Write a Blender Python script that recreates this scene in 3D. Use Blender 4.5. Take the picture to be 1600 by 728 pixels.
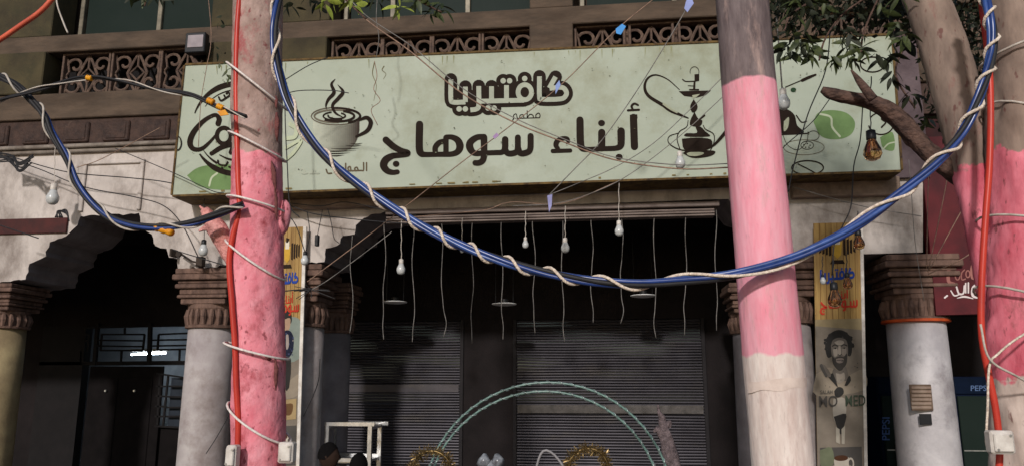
import bpy, bmesh, math, random
from mathutils import Vector, Matrix, noise
from mathutils.geometry import tessellate_polygon
R = math.radians
random.seed(7)
S = bpy.context.scene
for o in list(bpy.data.objects): bpy.data.objects.remove(o)
# ------------------------------------------------------------------ camera
CAMP = Vector((0, -8.0, 1.75)); YAW = R(6.8); PITCH = R(11.0); F = 1190.0
cd = bpy.data.cameras.new('camera'); cam = bpy.data.objects.new('camera', cd); S.collection.objects.link(cam)
cam.location = CAMP; cam.rotation_euler = (R(90)+PITCH, 0, YAW)
cd.sensor_width = 36; cd.lens = F/1600*36; cd.clip_start = .05; cd.clip_end = 1000
S.camera = cam
# ------------------------------------------------------------------ light
SUN_EL, SUN_AZ, SUN_E, SKY_E, EXPO = 24, 8, 2.5, 0.085, 0.0      # azimuth: degrees to the left of straight behind the camera
w = bpy.data.worlds.new('World'); S.world = w; w.use_nodes = True
nt = w.node_tree; bg = nt.nodes['Background']; sk = nt.nodes.new('ShaderNodeTexSky')
sk.sky_type = 'NISHITA'; sk.sun_disc = False; sk.sun_elevation = R(SUN_EL); sk.sun_rotation = R(180+SUN_AZ)
nt.links.new(sk.outputs[0], bg.inputs[0]); bg.inputs[1].default_value = SKY_E
ld = bpy.data.lights.new('street_light', 'SUN'); ld.energy = SUN_E; ld.angle = R(3.5); ld.color = (1, .965, .95)
lo = bpy.data.objects.new('street_light', ld); S.collection.objects.link(lo)
ldir = Vector((math.sin(R(SUN_AZ))*math.cos(R(SUN_EL)), math.cos(R(SUN_AZ))*math.cos(R(SUN_EL)), -math.sin(R(SUN_EL))))
lo.rotation_euler = ldir.to_track_quat('-Z', 'Y').to_euler(); lo.location = (-4, -16, 9)
S.view_settings.view_transform = 'Standard'; S.view_settings.look = 'None'; S.view_settings.exposure = EXPO; S.view_settings.gamma = 1
S.view_settings.use_curve_mapping = False
S.cycles.max_bounces = 6
# ------------------------------------------------------------------ measuring: a pixel of the 1600 px photograph -> a point of the place
CR = cam.rotation_euler.to_matrix()
def ray(px, py): return CR @ Vector(((px-800)/F, -(py-364)/F, -1))
def P(px, py, Y=0.0):
    d = ray(px, py); t = (Y-CAMP.y)/d.y; return CAMP + d*t
def ZZ(py, px=200, Y=0.0): return P(px, py, Y).z
def XX(px, py=60, Y=0.0): return P(px, py, Y).x
def MPP(px, py, Y=0.0): return (P(px+1, py, Y)-P(px, py, Y)).length     # metres per photo pixel
# ------------------------------------------------------------------ mesh helpers
class MB:
    def __init__(s): s.v = []; s.f = []; s.c = []
    def add(s, vs, fs, col=None):
        n = len(s.v); s.v += [Vector(v) for v in vs]; s.f += [[i+n for i in f] for f in fs]; s.c += [col]*len(fs); return s
    def box(s, a, b, bev=0.0):
        x0, x1 = sorted((a[0], b[0])); y0, y1 = sorted((a[1], b[1])); z0, z1 = sorted((a[2], b[2]))
        e = min(bev, (x1-x0)*.45, (y1-y0)*.45, (z1-z0)*.45)
        if e <= 0:
            vs = [(x, y, z) for x in (x0, x1) for y in (y0, y1) for z in (z0, z1)]
            return s.add(vs, [(0, 1, 3, 2), (4, 6, 7, 5), (0, 4, 5, 1), (2, 3, 7, 6), (0, 2, 6, 4), (1, 5, 7, 3)])
        bm = bmesh.new(); bmesh.ops.create_cube(bm, size=1)
        for v in bm.verts: v.co = Vector(((x0+x1)/2+v.co.x*(x1-x0), (y0+y1)/2+v.co.y*(y1-y0), (z0+z1)/2+v.co.z*(z1-z0)))
        bmesh.ops.bevel(bm, geom=bm.edges[:], offset=e, segments=1, affect='EDGES')
        bm.verts.index_update(); s.add([v.co.copy() for v in bm.verts], [[v.index for v in f.verts] for f in bm.faces]); bm.free(); return s
    def bar(s, a, b, w, d=None):                                      # square bar between two points
        a = Vector(a); b = Vector(b); return s.tube([a, b], w*.7071, 4, twist=math.pi/4)
    def tube(s, pts, r, n=8, cap=True, twist=0.0, jit=0.0, oval=1.0):
        pts = [Vector(p) for p in pts]; rs = r if isinstance(r, (list, tuple)) else [r]*len(pts)
        t0 = (pts[1]-pts[0]).normalized(); up = Vector((0, 0, 1)) if abs(t0.z) < .9 else Vector((0, 1, 0))
        u = t0.cross(up).normalized(); vs = []
        for i, p in enumerate(pts):
            t = (pts[min(i+1, len(pts)-1)]-pts[max(i-1, 0)]).normalized()
            u = (u - t*u.dot(t)).normalized(); v = t.cross(u)
            for k in range(n):
                a = 2*math.pi*k/n+twist; d = u*math.cos(a)+v*math.sin(a)*oval
                rr = rs[i]
                if jit: rr *= 1+jit*(noise.noise(p*2.1+d*.55)+.7*noise.noise(p*7+d*1.7)+.35*noise.noise(p*21+d*4))
                vs.append(p+d*rr)
        fs = [(i*n+k, i*n+(k+1) % n, (i+1)*n+(k+1) % n, (i+1)*n+k) for i in range(len(pts)-1) for k in range(n)]
        if cap: fs += [tuple(range(n))[::-1], tuple(range((len(pts)-1)*n, len(pts)*n))]
        return s.add(vs, fs)
    def lathe(s, prof, c, n=20, axis=None):                           # prof: (radius, height)
        c = Vector(c); q = Matrix.Identity(3) if axis is None else Vector(axis).to_track_quat('Z', 'Y').to_matrix()
        vs = [c+q @ Vector((r*math.cos(2*math.pi*k/n), r*math.sin(2*math.pi*k/n), z)) for r, z in prof for k in range(n)]
        m = len(prof)
        return s.add(vs, [(i*n+k, i*n+(k+1) % n, (i+1)*n+(k+1) % n, (i+1)*n+k) for i in range(m-1) for k in range(n)] + [tuple(range(n))[::-1], tuple(range((m-1)*n, m*n))])
    def prism(s, pts, Y0, Y1):                                        # outline of (x,z) extruded from Y0 to Y1
        n = len(pts); tr = tessellate_polygon([[Vector((p[0], p[1], 0)) for p in pts]])
        vs = [(p[0], Y0, p[1]) for p in pts]+[(p[0], Y1, p[1]) for p in pts]
        return s.add(vs, [tuple(t) for t in tr]+[tuple(i+n for i in t)[::-1] for t in tr]+[(i, (i+1) % n, (i+1) % n+n, i+n) for i in range(n)])
ORG = {}
def cr(pts, k=6):                                                     # Catmull-Rom through points (any dimension)
    pts = [Vector(p) for p in pts]
    if len(pts) < 3: return pts
    out = []; q = [pts[0]*2-pts[1]]+pts+[pts[-1]*2-pts[-2]]
    for i in range(1, len(q)-2):
        a, b, c, d = q[i-1:i+3]
        for j in range(k):
            t = j/k; out.append(.5*((2*b)+(c-a)*t+(2*a-5*b+4*c-d)*t*t+(3*b-a-3*c+d)*t**3))
    return out+[pts[-1]]
def tag(o, label=None, cat=None, group=None, kind=None):
    if label: o['label'] = label
    if cat: o['category'] = cat
    if group: o['group'] = group
    if kind: o['kind'] = kind
    return o
def empty(name, loc, label, cat, group=None):
    o = bpy.data.objects.new(name, None); S.collection.objects.link(o); o.location = loc; o.empty_display_size = .1
    ORG[o.name] = Vector(loc); return tag(o, label, cat, group)
def obj(name, mb, m, parent=None, smooth=False, origin=None, kind=None, label=None):
    """one mesh object from world-space geometry; its origin is the parent's, or its own base"""
    if parent is not None: og = ORG[parent.name]
    else:
        if origin is None:
            n = len(mb.v); origin = Vector((sum(v.x for v in mb.v)/n, sum(v.y for v in mb.v)/n, min(v.z for v in mb.v)))
        og = Vector(origin)
    me = bpy.data.meshes.new(name); me.from_pydata([v-og for v in mb.v], [], mb.f); me.validate()
    bm = bmesh.new(); bm.from_mesh(me)
    if not any(mb.c): bmesh.ops.recalc_face_normals(bm, faces=bm.faces)
    bm.to_mesh(me); bm.free()
    if any(mb.c) and len(me.polygons) == len(mb.c):
        ca = me.color_attributes.new('print', 'FLOAT_COLOR', 'CORNER')
        for p in me.polygons:
            for li in p.loop_indices: ca.data[li].color = (*mb.c[p.index], 1)
    if smooth: me.shade_smooth() if smooth is True else me.shade_smooth()
    me.materials.append(m); o = bpy.data.objects.new(name, me); S.collection.objects.link(o)
    if parent is not None: o.parent = parent
    else: o.location = og
    ORG[o.name] = og
    return tag(o, label, None, None, kind)
def copy_thing(o, loc, parent=None, **kw):
    c = o.copy(); S.collection.objects.link(c); c.location = loc
    if parent is not None: c.parent = parent
    for ch in o.children:
        d = ch.copy(); S.collection.objects.link(d); d.parent = c
        for g in ch.children:
            e = g.copy(); S.collection.objects.link(e); e.parent = d
    return tag(c, **kw)
# ------------------------------------------------------------------ materials
def lin(c): return tuple(((v/255)/12.92 if v/255 <= .04045 else ((v/255+.055)/1.055)**2.4) for v in c)
K = .82
def A(r, g, b, k=None): return tuple(min(.9, v/(k or K)) for v in lin((r, g, b)))  # facade colours set dimmer than the near trunks, standing for lamp falloff
MATS = {}
def mat(name, c1, c2=None, scale=6, rough=.8, bump=.0, bscale=40, metal=0, stretch=(1, 1, 1), contrast=(.35, .65), c3=None, s3=1.3, t3=(.5, .62), spec=.25, detail=8):
    if name in MATS: return MATS[name]
    m = bpy.data.materials.new(name); m.use_nodes = True; N = m.node_tree; b = N.nodes['Principled BSDF']
    L = N.links.new; nn = N.nodes.new
    b.inputs['Roughness'].default_value = rough; b.inputs['Metallic'].default_value = metal; b.inputs['Specular IOR Level'].default_value = spec
    geo = nn('ShaderNodeNewGeometry'); mp = nn('ShaderNodeMapping'); mp.inputs['Scale'].default_value = stretch; L(geo.outputs['Position'], mp.inputs[0])
    no = nn('ShaderNodeTexNoise'); no.inputs['Scale'].default_value = scale; no.inputs['Detail'].default_value = detail; no.inputs['Roughness'].default_value = .65; L(mp.outputs[0], no.inputs[0])
    ra = nn('ShaderNodeMapRange'); ra.inputs[1].default_value, ra.inputs[2].default_value = contrast; L(no.outputs[0], ra.inputs[0])
    mx = nn('ShaderNodeMix'); mx.data_type = 'RGBA'; mx.inputs[6].default_value = (*c1, 1); mx.inputs[7].default_value = (*(c2 or tuple(v*.72 for v in c1)), 1); L(ra.outputs[0], mx.inputs[0])
    out = mx.outputs[2]
    if c3:
        n3 = nn('ShaderNodeTexNoise'); n3.inputs['Scale'].default_value = s3; n3.inputs['Detail'].default_value = 9; n3.inputs['Roughness'].default_value = .7; L(mp.outputs[0], n3.inputs[0])
        r3 = nn('ShaderNodeMapRange'); r3.inputs[1].default_value, r3.inputs[2].default_value = t3; L(n3.outputs[0], r3.inputs[0])
        m3 = nn('ShaderNodeMix'); m3.data_type = 'RGBA'; L(r3.outputs[0], m3.inputs[0]); L(out, m3.inputs[6]); m3.inputs[7].default_value = (*c3, 1); out = m3.outputs[2]
    L(out, b.inputs['Base Color'])
    if bump:
        nb = nn('ShaderNodeTexNoise'); nb.inputs['Scale'].default_value = bscale; nb.inputs['Detail'].default_value = 8; L(mp.outputs[0], nb.inputs[0])
        bu = nn('ShaderNodeBump'); bu.inputs['Strength'].default_value = bump; bu.inputs['Distance'].default_value = .02; L(nb.outputs[0], bu.inputs['Height']); L(bu.outputs[0], b.inputs['Normal'])
    MATS[name] = m; return m
def banded(name, bands, fleck=.75, edge=.05, rough=.85, bump=.6, bscale=30, stretch=(1, 1, .35), stain=None):
    """paint bands by height: bands = [(colour a, colour b, top height)], lowest first; edges uneven like brushed paint"""
    m = mat(name, bands[0][0], bands[0][1], scale=9, rough=rough, bump=bump, bscale=bscale, stretch=stretch, contrast=(.3, .68)); N = m.node_tree; L = N.links.new; nn = N.nodes.new
    b = N.nodes['Principled BSDF']; mp = [n for n in N.nodes if n.type == 'MAPPING'][0]; ra = [n for n in N.nodes if n.type == 'MAP_RANGE'][0]
    geo = [n for n in N.nodes if n.type == 'NEW_GEOMETRY'][0]; out = [n for n in N.nodes if n.type == 'MIX'][0].outputs[2]
    sx = nn('ShaderNodeSeparateXYZ'); L(geo.outputs['Position'], sx.inputs[0])
    ne = nn('ShaderNodeTexNoise'); ne.inputs['Scale'].default_value = 9; ne.inputs['Detail'].default_value = 6; L(geo.outputs['Position'], ne.inputs[0])
    ma = nn('ShaderNodeMath'); ma.operation = 'MULTIPLY_ADD'; ma.inputs[1].default_value = edge*2; L(ne.outputs[0], ma.inputs[0]); L(sx.outputs[2], ma.inputs[2])
    for i in range(1, len(bands)):
        z = bands[i-1][2]; mx = nn('ShaderNodeMix'); mx.data_type = 'RGBA'; mx.inputs[6].default_value = (*bands[i][0], 1); mx.inputs[7].default_value = (*bands[i][1], 1); L(ra.outputs[0], mx.inputs[0])
        r = nn('ShaderNodeMapRange'); r.inputs[1].default_value = z+edge-.006; r.inputs[2].default_value = z+edge+.006; L(ma.outputs[0], r.inputs[0])
        m2 = nn('ShaderNodeMix'); m2.data_type = 'RGBA'; L(r.outputs[0], m2.inputs[0]); L(out, m2.inputs[6]); L(mx.outputs[2], m2.inputs[7]); out = m2.outputs[2]
    if stain:
        n3 = nn('ShaderNodeTexNoise'); n3.inputs['Scale'].default_value = 5; n3.inputs['Detail'].default_value = 10; n3.inputs['Roughness'].default_value = .72; L(mp.outputs[0], n3.inputs[0])
        r3 = nn('ShaderNodeMapRange'); r3.inputs[1].default_value, r3.inputs[2].default_value = stain[1], stain[2]; L(n3.outputs[0], r3.inputs[0])
        m3 = nn('ShaderNodeMix'); m3.data_type = 'RGBA'; L(r3.outputs[0], m3.inputs[0]); L(out, m3.inputs[6]); m3.inputs[7].default_value = (*stain[0], 1); m3.clamp_factor = True; out = m3.outputs[2]
        n4 = nn('ShaderNodeTexNoise'); n4.inputs['Scale'].default_value = 34; n4.inputs['Detail'].default_value = 5; L(mp.outputs[0], n4.inputs[0])
        r4 = nn('ShaderNodeMapRange'); r4.inputs[1].default_value, r4.inputs[2].default_value = .62, .70; r4.inputs[4].default_value = fleck; L(n4.outputs[0], r4.inputs[0])
        m4 = nn('ShaderNodeMix'); m4.data_type = 'RGBA'; L(r4.outputs[0], m4.inputs[0]); L(out, m4.inputs[6]); m4.inputs[7].default_value = (*tuple(v*.55 for v in stain[0]), 1); out = m4.outputs[2]
        n5 = nn('ShaderNodeTexNoise'); n5.inputs['Scale'].default_value = 2.2; n5.inputs['Detail'].default_value = 7; n5.inputs['Distortion'].default_value = .8; L(mp.outputs[0], n5.inputs[0])
        r5 = nn('ShaderNodeMapRange'); r5.inputs[1].default_value, r5.inputs[2].default_value = .40, .66; r5.inputs[3].default_value = 0; r5.inputs[4].default_value = .38; L(n5.outputs[0], r5.inputs[0])
        m5 = nn('ShaderNodeMix'); m5.data_type = 'RGBA'; m5.blend_type = 'MULTIPLY'; L(r5.outputs[0], m5.inputs[0]); L(out, m5.inputs[6]); m5.inputs[7].default_value = (.62, .54, .52, 1); out = m5.outputs[2]
    L(out, b.inputs['Base Color']); return m
def print_mat(name='print_ink', rough=.6, dirt=.25):
    m = mat(name, (1, 1, 1), (1-dirt,)*3, scale=5, rough=rough, spec=.05, contrast=(.4, .7)); N = m.node_tree
    if 'done' in m: return m
    at = N.nodes.new('ShaderNodeAttribute'); at.attribute_name = 'print'
    mu = N.nodes.new('ShaderNodeMix'); mu.data_type = 'RGBA'; mu.blend_type = 'MULTIPLY'; mu.inputs[0].default_value = 1
    mx = [n for n in N.nodes if n.type == 'MIX'][0]; N.links.new(at.outputs['Color'], mu.inputs[6]); N.links.new(mx.outputs[2], mu.inputs[7])
    N.links.new(mu.outputs[2], N.nodes['Principled BSDF'].inputs['Base Color']); m['done'] = 1; return m
def emit(name, col, st):
    m = bpy.data.materials.new(name); m.use_nodes = True; b = m.node_tree.nodes['Principled BSDF']
    b.inputs['Base Color'].default_value = (*col, 1); b.inputs['Emission Color'].default_value = (*col, 1); b.inputs['Emission Strength'].default_value = st; return m
def glass(name, col=(.9, .9, .9), rough=.05, alpha=1.0, trans=1.0):
    m = bpy.data.materials.new(name); m.use_nodes = True; b = m.node_tree.nodes['Principled BSDF']
    b.inputs['Base Color'].default_value = (*col, 1); b.inputs['Roughness'].default_value = rough; b.inputs['Transmission Weight'].default_value = trans; b.inputs['IOR'].default_value = 1.45; return m
PRINT = print_mat()
wall_m = mat('dirty_white_plaster', A(188, 178, 170), A(166, 156, 148), scale=3.5, rough=.9, bump=.25, bscale=14, stretch=(1, 1, .6), c3=A(100, 88, 80), s3=1.8, t3=(.47, .72))
brown_m = mat('brown_painted_plaster', A(66, 54, 46), A(46, 38, 32), scale=5, rough=.85, bump=.3, bscale=25, c3=A(44, 34, 28), s3=3, t3=(.5, .7))  # upper-storey colours are darkened in the material to stand for lamp falloff
rail_m = mat('tan_painted_concrete', A(88, 73, 60), A(62, 52, 43), scale=6, rough=.85, bump=.3, bscale=30, stretch=(.3, 1, 1), c3=A(60, 48, 38), s3=4, t3=(.5, .72))
olive_m = mat('olive_plaster', A(72, 64, 44), A(52, 46, 34), scale=2.5, rough=.9, bump=.2, c3=A(50, 48, 34), s3=2, t3=(.5, .7))
claustra_m = mat('carved_concrete_block', A(100, 82, 70), A(72, 58, 52), scale=14, rough=.9, bump=.4, bscale=50)
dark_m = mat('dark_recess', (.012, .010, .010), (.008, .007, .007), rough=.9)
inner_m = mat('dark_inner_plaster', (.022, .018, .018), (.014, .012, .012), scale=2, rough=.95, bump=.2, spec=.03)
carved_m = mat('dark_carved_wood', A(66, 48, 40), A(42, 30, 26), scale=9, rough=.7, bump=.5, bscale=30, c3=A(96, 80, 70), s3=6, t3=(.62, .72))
cap_m = mat('brown_stone_capital', A(112, 88, 76), A(76, 58, 50), scale=10, rough=.85, bump=.5, bscale=28, stretch=(1, 1, .4), c3=A(56, 42, 36), s3=7, t3=(.52, .7))
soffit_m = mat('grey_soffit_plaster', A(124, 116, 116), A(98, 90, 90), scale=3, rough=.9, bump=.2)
win_frame_m = mat('aluminium_window_frame', A(120, 112, 96), A(84, 78, 66), scale=8, rough=.5, metal=.2)
win_glass = mat('dark_window_glass', (.012, .02, .016), (.016, .024, .02), scale=1.5, rough=.5, spec=.05)
shutter_m = mat('dark_rolling_shutter_metal', (.066, .060, .067), (.045, .041, .046), scale=3, rough=.38, metal=.4, stretch=(1, 1, 3), c3=(.08, .07, .065), s3=1.5, t3=(.55, .7))
steel_m = mat('brushed_steel', (.6, .6, .6), (.4, .4, .4), rough=.3, metal=.9, scale=20)
rust_m = mat('rusty_sign_frame', A(104, 82, 44), A(66, 48, 28), scale=12, rough=.8, bump=.2, c3=A(48, 34, 22), s3=9, t3=(.5, .65))
black_pl = mat('black_plastic', (.012, .012, .014), (.02, .02, .02), rough=.4)
blackwire = mat('black_cable_rubber', (.014, .013, .015), (.03, .028, .028), rough=.55)
bluewire = mat('blue_cable_sheath', (.024, .058, .23), (.014, .034, .14), scale=12, rough=.3, spec=.6)
bluewire2 = mat('pale_blue_cable_sheath', (.045, .10, .32), (.025, .055, .18), scale=12, rough=.3, spec=.6)
ropem = mat('pale_braided_rope', A(225, 208, 190), A(176, 156, 138), scale=60, rough=.85, bump=.5, bscale=120)
whitewire = mat('white_cable', A(190, 180, 168), A(150, 140, 128), rough=.5, scale=20)
tanwire = mat('tan_twisted_wire', A(150, 120, 100), A(104, 82, 70), rough=.6, scale=20)
greywire = mat('grey_string_wire', A(128, 122, 116), A(84, 80, 76), rough=.7, scale=9)
redpipe = mat('red_conduit_plastic', (.62, .055, .03), (.42, .035, .025), scale=9, rough=.35, stretch=(1, 1, .3), c3=(.3, .05, .04), s3=6, t3=(.55, .75))
orangepipe = mat('orange_hose_plastic', (.75, .14, .07), (.5, .09, .05), scale=9, rough=.4)
yellow_m = mat('yellow_insulating_tape', A(226, 160, 30), A(190, 120, 20), rough=.5)
whitepl = mat('white_plastic', A(205, 198, 188), A(170, 160, 150), rough=.4, scale=12)
bulb_w = mat('white_lamp_diffuser', A(190, 190, 186), A(160, 160, 158), rough=.25, scale=8, spec=.6)
amber = glass('amber_bulb_glass', (.75, .42, .2), .03)
clearg = glass('clear_glass', (.85, .9, .92), .03)

# ================================================================== SETTING
g = MB().box((-60, -60, -.5), (60, 60, 0)); tag(obj('ground', g, mat('dusty_asphalt', (.05, .047, .044), (.075, .07, .062), scale=3, rough=.95, bump=.4), origin=(0, 0, -.5)), kind='structure')
pv = MB().box((-14, -5.2, 0.004), (14, 4.0, .13), .01)
tag(obj('pavement', pv, mat('concrete_paving', (.20, .18, .16), (.12, .11, .10), scale=4, rough=.9, bump=.3), origin=(0, 0, .004)), kind='structure')

# ================================================================== CAFE BUILDING
B = empty('cafe_building', (XX(700, 500), .3, .13), 'two-storey brown and white arcaded building with rolling shutters behind the green sign', 'building')
def pz(px, py, Y=0.0): q = P(px, py, Y); return (q.x, q.z)
XL, XR = XX(-330), XX(1442, 200); XR2 = XX(2100)
TOPZ = ZZ(232)
# arcade wall: stepped arches left and centre, deep soffits
out = [(-330, 247), (1442, 176), (1442, 394), (1341, 397), (1239, 402), (1238, 384), (1222, 380), (1219, 366), (1203, 362), (1198, 348), (1180, 338), (1150, 326), (1138, 311),
       (602, 330), (585, 334), (568, 341), (556, 352), (554, 366), (536, 368), (526, 384), (509, 388), (507, 409), (430, 413), (350, 415), (278, 420), (277, 404), (264, 402), (260, 388), (243, 384), (237, 366), (222, 358), (217, 333),
       (126, 338), (121, 352), (112, 360), (96, 372), (78, 378), (72, 400), (46, 412), (40, 436), (-20, 444), (-330, 452)]
out[0] = (-330, 252); _o = []; random.seed(31)
for i, p in enumerate(out):                                           # chipped plaster edge along the arches
    _o.append(p); q = out[(i+1) % len(out)]
    if i >= 3 and i < len(out)-1:
        n_ = max(1, int(math.hypot(q[0]-p[0], q[1]-p[1])/6))
        if n_ < 40: _o += [(p[0]+(q[0]-p[0])*j/n_+random.gauss(0, .8), p[1]+(q[1]-p[1])*j/n_+random.gauss(0, 1.0)) for j in range(1, n_)]
out = _o
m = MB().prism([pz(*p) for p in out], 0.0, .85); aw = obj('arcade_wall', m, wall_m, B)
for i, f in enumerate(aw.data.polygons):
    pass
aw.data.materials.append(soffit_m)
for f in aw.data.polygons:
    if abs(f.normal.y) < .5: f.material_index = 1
# recessed panel mouldings on the white wall (raised frame) and cornice
fr = MB(); x0, x1 = XX(128, 290), XX(224, 290); zt, zb = ZZ(250), ZZ(329)
for a, b in (((x0, -.03, zt), (x1, 0, zt-.05)), ((x0, -.03, zb), (x0+.05, 0, zt-.05)), ((x1-.05, -.03, zb), (x1, 0, zt-.05))): fr.box(a, b, .008)
obj('wall_panel_moulding', fr, wall_m, B)
cz = ZZ(231); obj('cornice', MB().box((XL, -.09, cz), (XX(276, 230)+.6, .0, cz+.045), .01).box((XL, -.05, cz-.05), (XX(276, 230)+.6, .0, cz), .01), mat('grey_cornice_stone', A(128, 118, 108), A(90, 80, 72), scale=6, bump=.3), B)
# upper storey: carved band, beam, balustrade, rail, windows
Z = {k: ZZ(k) for k in (225, 182, 142, 76, 50, 40, 0)}
UW = .12                                                              # plane of the upper wall
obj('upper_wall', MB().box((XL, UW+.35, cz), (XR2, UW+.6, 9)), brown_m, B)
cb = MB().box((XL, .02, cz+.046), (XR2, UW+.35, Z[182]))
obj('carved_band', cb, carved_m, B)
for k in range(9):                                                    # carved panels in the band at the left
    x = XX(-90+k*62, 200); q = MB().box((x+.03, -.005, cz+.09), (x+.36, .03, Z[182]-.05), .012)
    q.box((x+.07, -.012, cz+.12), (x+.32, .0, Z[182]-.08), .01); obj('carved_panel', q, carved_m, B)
obj('balcony_beam', MB().box((XL, -.02, Z[182]), (XR2, UW+.35, Z[142]), .01), rail_m, B)
obj('balcony_rail', MB().box((XL, -.01, Z[76]), (XR2, .20, Z[50]), .01), rail_m, B)
obj('window_sill', MB().box((XL, .10, Z[50]), (XR2, .46, Z[50]+.05), .008), win_frame_m, B)
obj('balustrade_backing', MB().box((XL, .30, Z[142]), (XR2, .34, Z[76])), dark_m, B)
bw = XX(245, 100)-XX(168, 100); bh = Z[76]-Z[142]
def block_mesh():
    b = MB(); w_, h = bw, bh; t = .028
    b.box((0, 0, 0), (t, .12, h), .006).box((w_-t, 0, 0), (w_, .12, h), .006).box((t, .0, 0), (w_-t, .12, t*.8), .004).box((t, 0, h-t*.8), (w_-t, .12, h), .004)
    cx, cz_ = w_/2, h/2
    def arc(c, r0, r1, a0, a1, n=12): return [Vector((c[0]+(r0+(r1-r0)*i/n)*math.cos(a0+(a1-a0)*i/n), .06, c[1]+(r0+(r1-r0)*i/n)*math.sin(a0+(a1-a0)*i/n))) for i in range(n+1)]
    for sx in (-1, 1):
        for sz in (-1, 1):
            c = (cx+sx*w_*.27, cz_+sz*h*.23); p = arc((0, 0), h*.20, h*.05, math.pi*.85, -math.pi*.9)
            b.tube([Vector((c[0]+sx*-v.x, .06, c[1]+sz*v.z)) for v in p], .019, 6)
            b.tube([(cx+sx*w_*.02, .06, cz_+sz*h*.44), (cx+sx*w_*.10, .06, cz_+sz*h*.26), (cx+sx*w_*.20, .06, cz_)], .017, 6)
            b.tube([(cx+sx*w_*.46, .06, cz_+sz*h*.44), (cx+sx*w_*.40, .06, cz_+sz*h*.1), (cx+sx*w_*.46, .06, cz_)], .014, 6)
    b.tube([(cx, .06, cz_-h*.17), (cx+h*.17, .06, cz_), (cx, .06, cz_+h*.17), (cx-h*.17, .06, cz_), (cx, .06, cz_-h*.17)], .015, 6)
    b.tube([(cx, .06, 0.02), (cx, .06, cz_-h*.17)], .014, 6); b.tube([(cx, .06, h-.02), (cx, .06, cz_+h*.17)], .014, 6)
    return b
B0 = None; pos = [91, 168, 245]+[515+77*k for k in range(4)]+[897+77*k for k in range(4)]+[1275+77*k for k in range(5)]
for px in pos:
    x = XX(px, 100 if px < 400 else 70)
    if B0 is None:
        B0 = obj('breeze_block', block_mesh(), claustra_m, B, smooth=False); B0.location = Vector((x, .06, Z[142]))-ORG[B.name]
        for v in B0.data.vertices: v.co += ORG[B.name]
    else:
        c = B0.copy(); S.collection.objects.link(c); c.parent = B; c.location = Vector((x, .06, Z[142]))-ORG[B.name]
for a, b in ((-200, 76), (326, 512), (828, 896), (1208, 1272)):        # plain piers between the runs of blocks
    mm = olive_m if a == -200 or a == 326 else rail_m
    obj('balcony_pier', MB().box((XX(a, 80), -.05, Z[142]), (XX(b, 80), .29, Z[76]-.002), .012).box((XX(a, 80), .0, Z[50]+.001), (XX(b, 80), .4, 8.8), .01), mm, B)
    
def window(pxa, pxb, mull):
    xa, xb = XX(pxa, 20), XX(pxb, 20); z0, z1 = Z[50]+.052, Z[50]+1.55
    f = MB(); t = .055
    f.box((xa, .36, z0), (xb, .44, z0+t), .006).box((xa, .36, z1-t), (xb, .44, z1), .006).box((xa, .36, z0+t), (xa+t, .44, z1-t), .006).box((xb-t, .36, z0+t), (xb, .44, z1-t), .006)
    for q in mull: f.box((XX(q, 20)-.03, .35, z0+t), (XX(q, 20)+.03, .45, z1-t), .006)
    w_ = obj('window', f, win_frame_m, B)
    e = [xa+t]+[XX(q, 20) for q in mull]+[xb-t]
    for i in range(len(e)-1): obj('pane', MB().box((e[i]+.03, .395, z0+t), (e[i+1]-.03, .41, z1-t)), win_glass, w_)
window(92, 322, [222]); window(520, 868, [600, 722]); window(905, 1200, [1060]); window(1280, 1560, [1420])
# inside of the arcade
ceilz = ZZ(338, 800)+.25
YB = 2.5
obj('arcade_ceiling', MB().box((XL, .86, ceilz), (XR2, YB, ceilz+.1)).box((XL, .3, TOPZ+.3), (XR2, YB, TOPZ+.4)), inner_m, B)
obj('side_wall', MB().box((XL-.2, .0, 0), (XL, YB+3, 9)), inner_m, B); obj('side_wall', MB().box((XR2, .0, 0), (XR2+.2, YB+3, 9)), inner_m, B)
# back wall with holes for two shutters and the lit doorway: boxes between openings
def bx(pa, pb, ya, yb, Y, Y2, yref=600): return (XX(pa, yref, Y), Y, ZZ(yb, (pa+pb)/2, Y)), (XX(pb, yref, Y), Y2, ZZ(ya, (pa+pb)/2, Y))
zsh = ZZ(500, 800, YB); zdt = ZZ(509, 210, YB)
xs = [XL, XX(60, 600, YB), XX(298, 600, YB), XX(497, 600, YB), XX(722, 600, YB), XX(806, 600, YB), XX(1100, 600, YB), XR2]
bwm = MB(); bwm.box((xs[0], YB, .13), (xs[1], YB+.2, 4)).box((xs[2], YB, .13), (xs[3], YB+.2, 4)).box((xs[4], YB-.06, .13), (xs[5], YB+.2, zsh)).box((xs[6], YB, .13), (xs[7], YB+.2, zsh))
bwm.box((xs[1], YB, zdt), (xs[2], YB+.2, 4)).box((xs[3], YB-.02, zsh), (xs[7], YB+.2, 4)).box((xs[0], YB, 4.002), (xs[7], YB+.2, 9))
obj('back_wall', bwm, inner_m, B)
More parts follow.
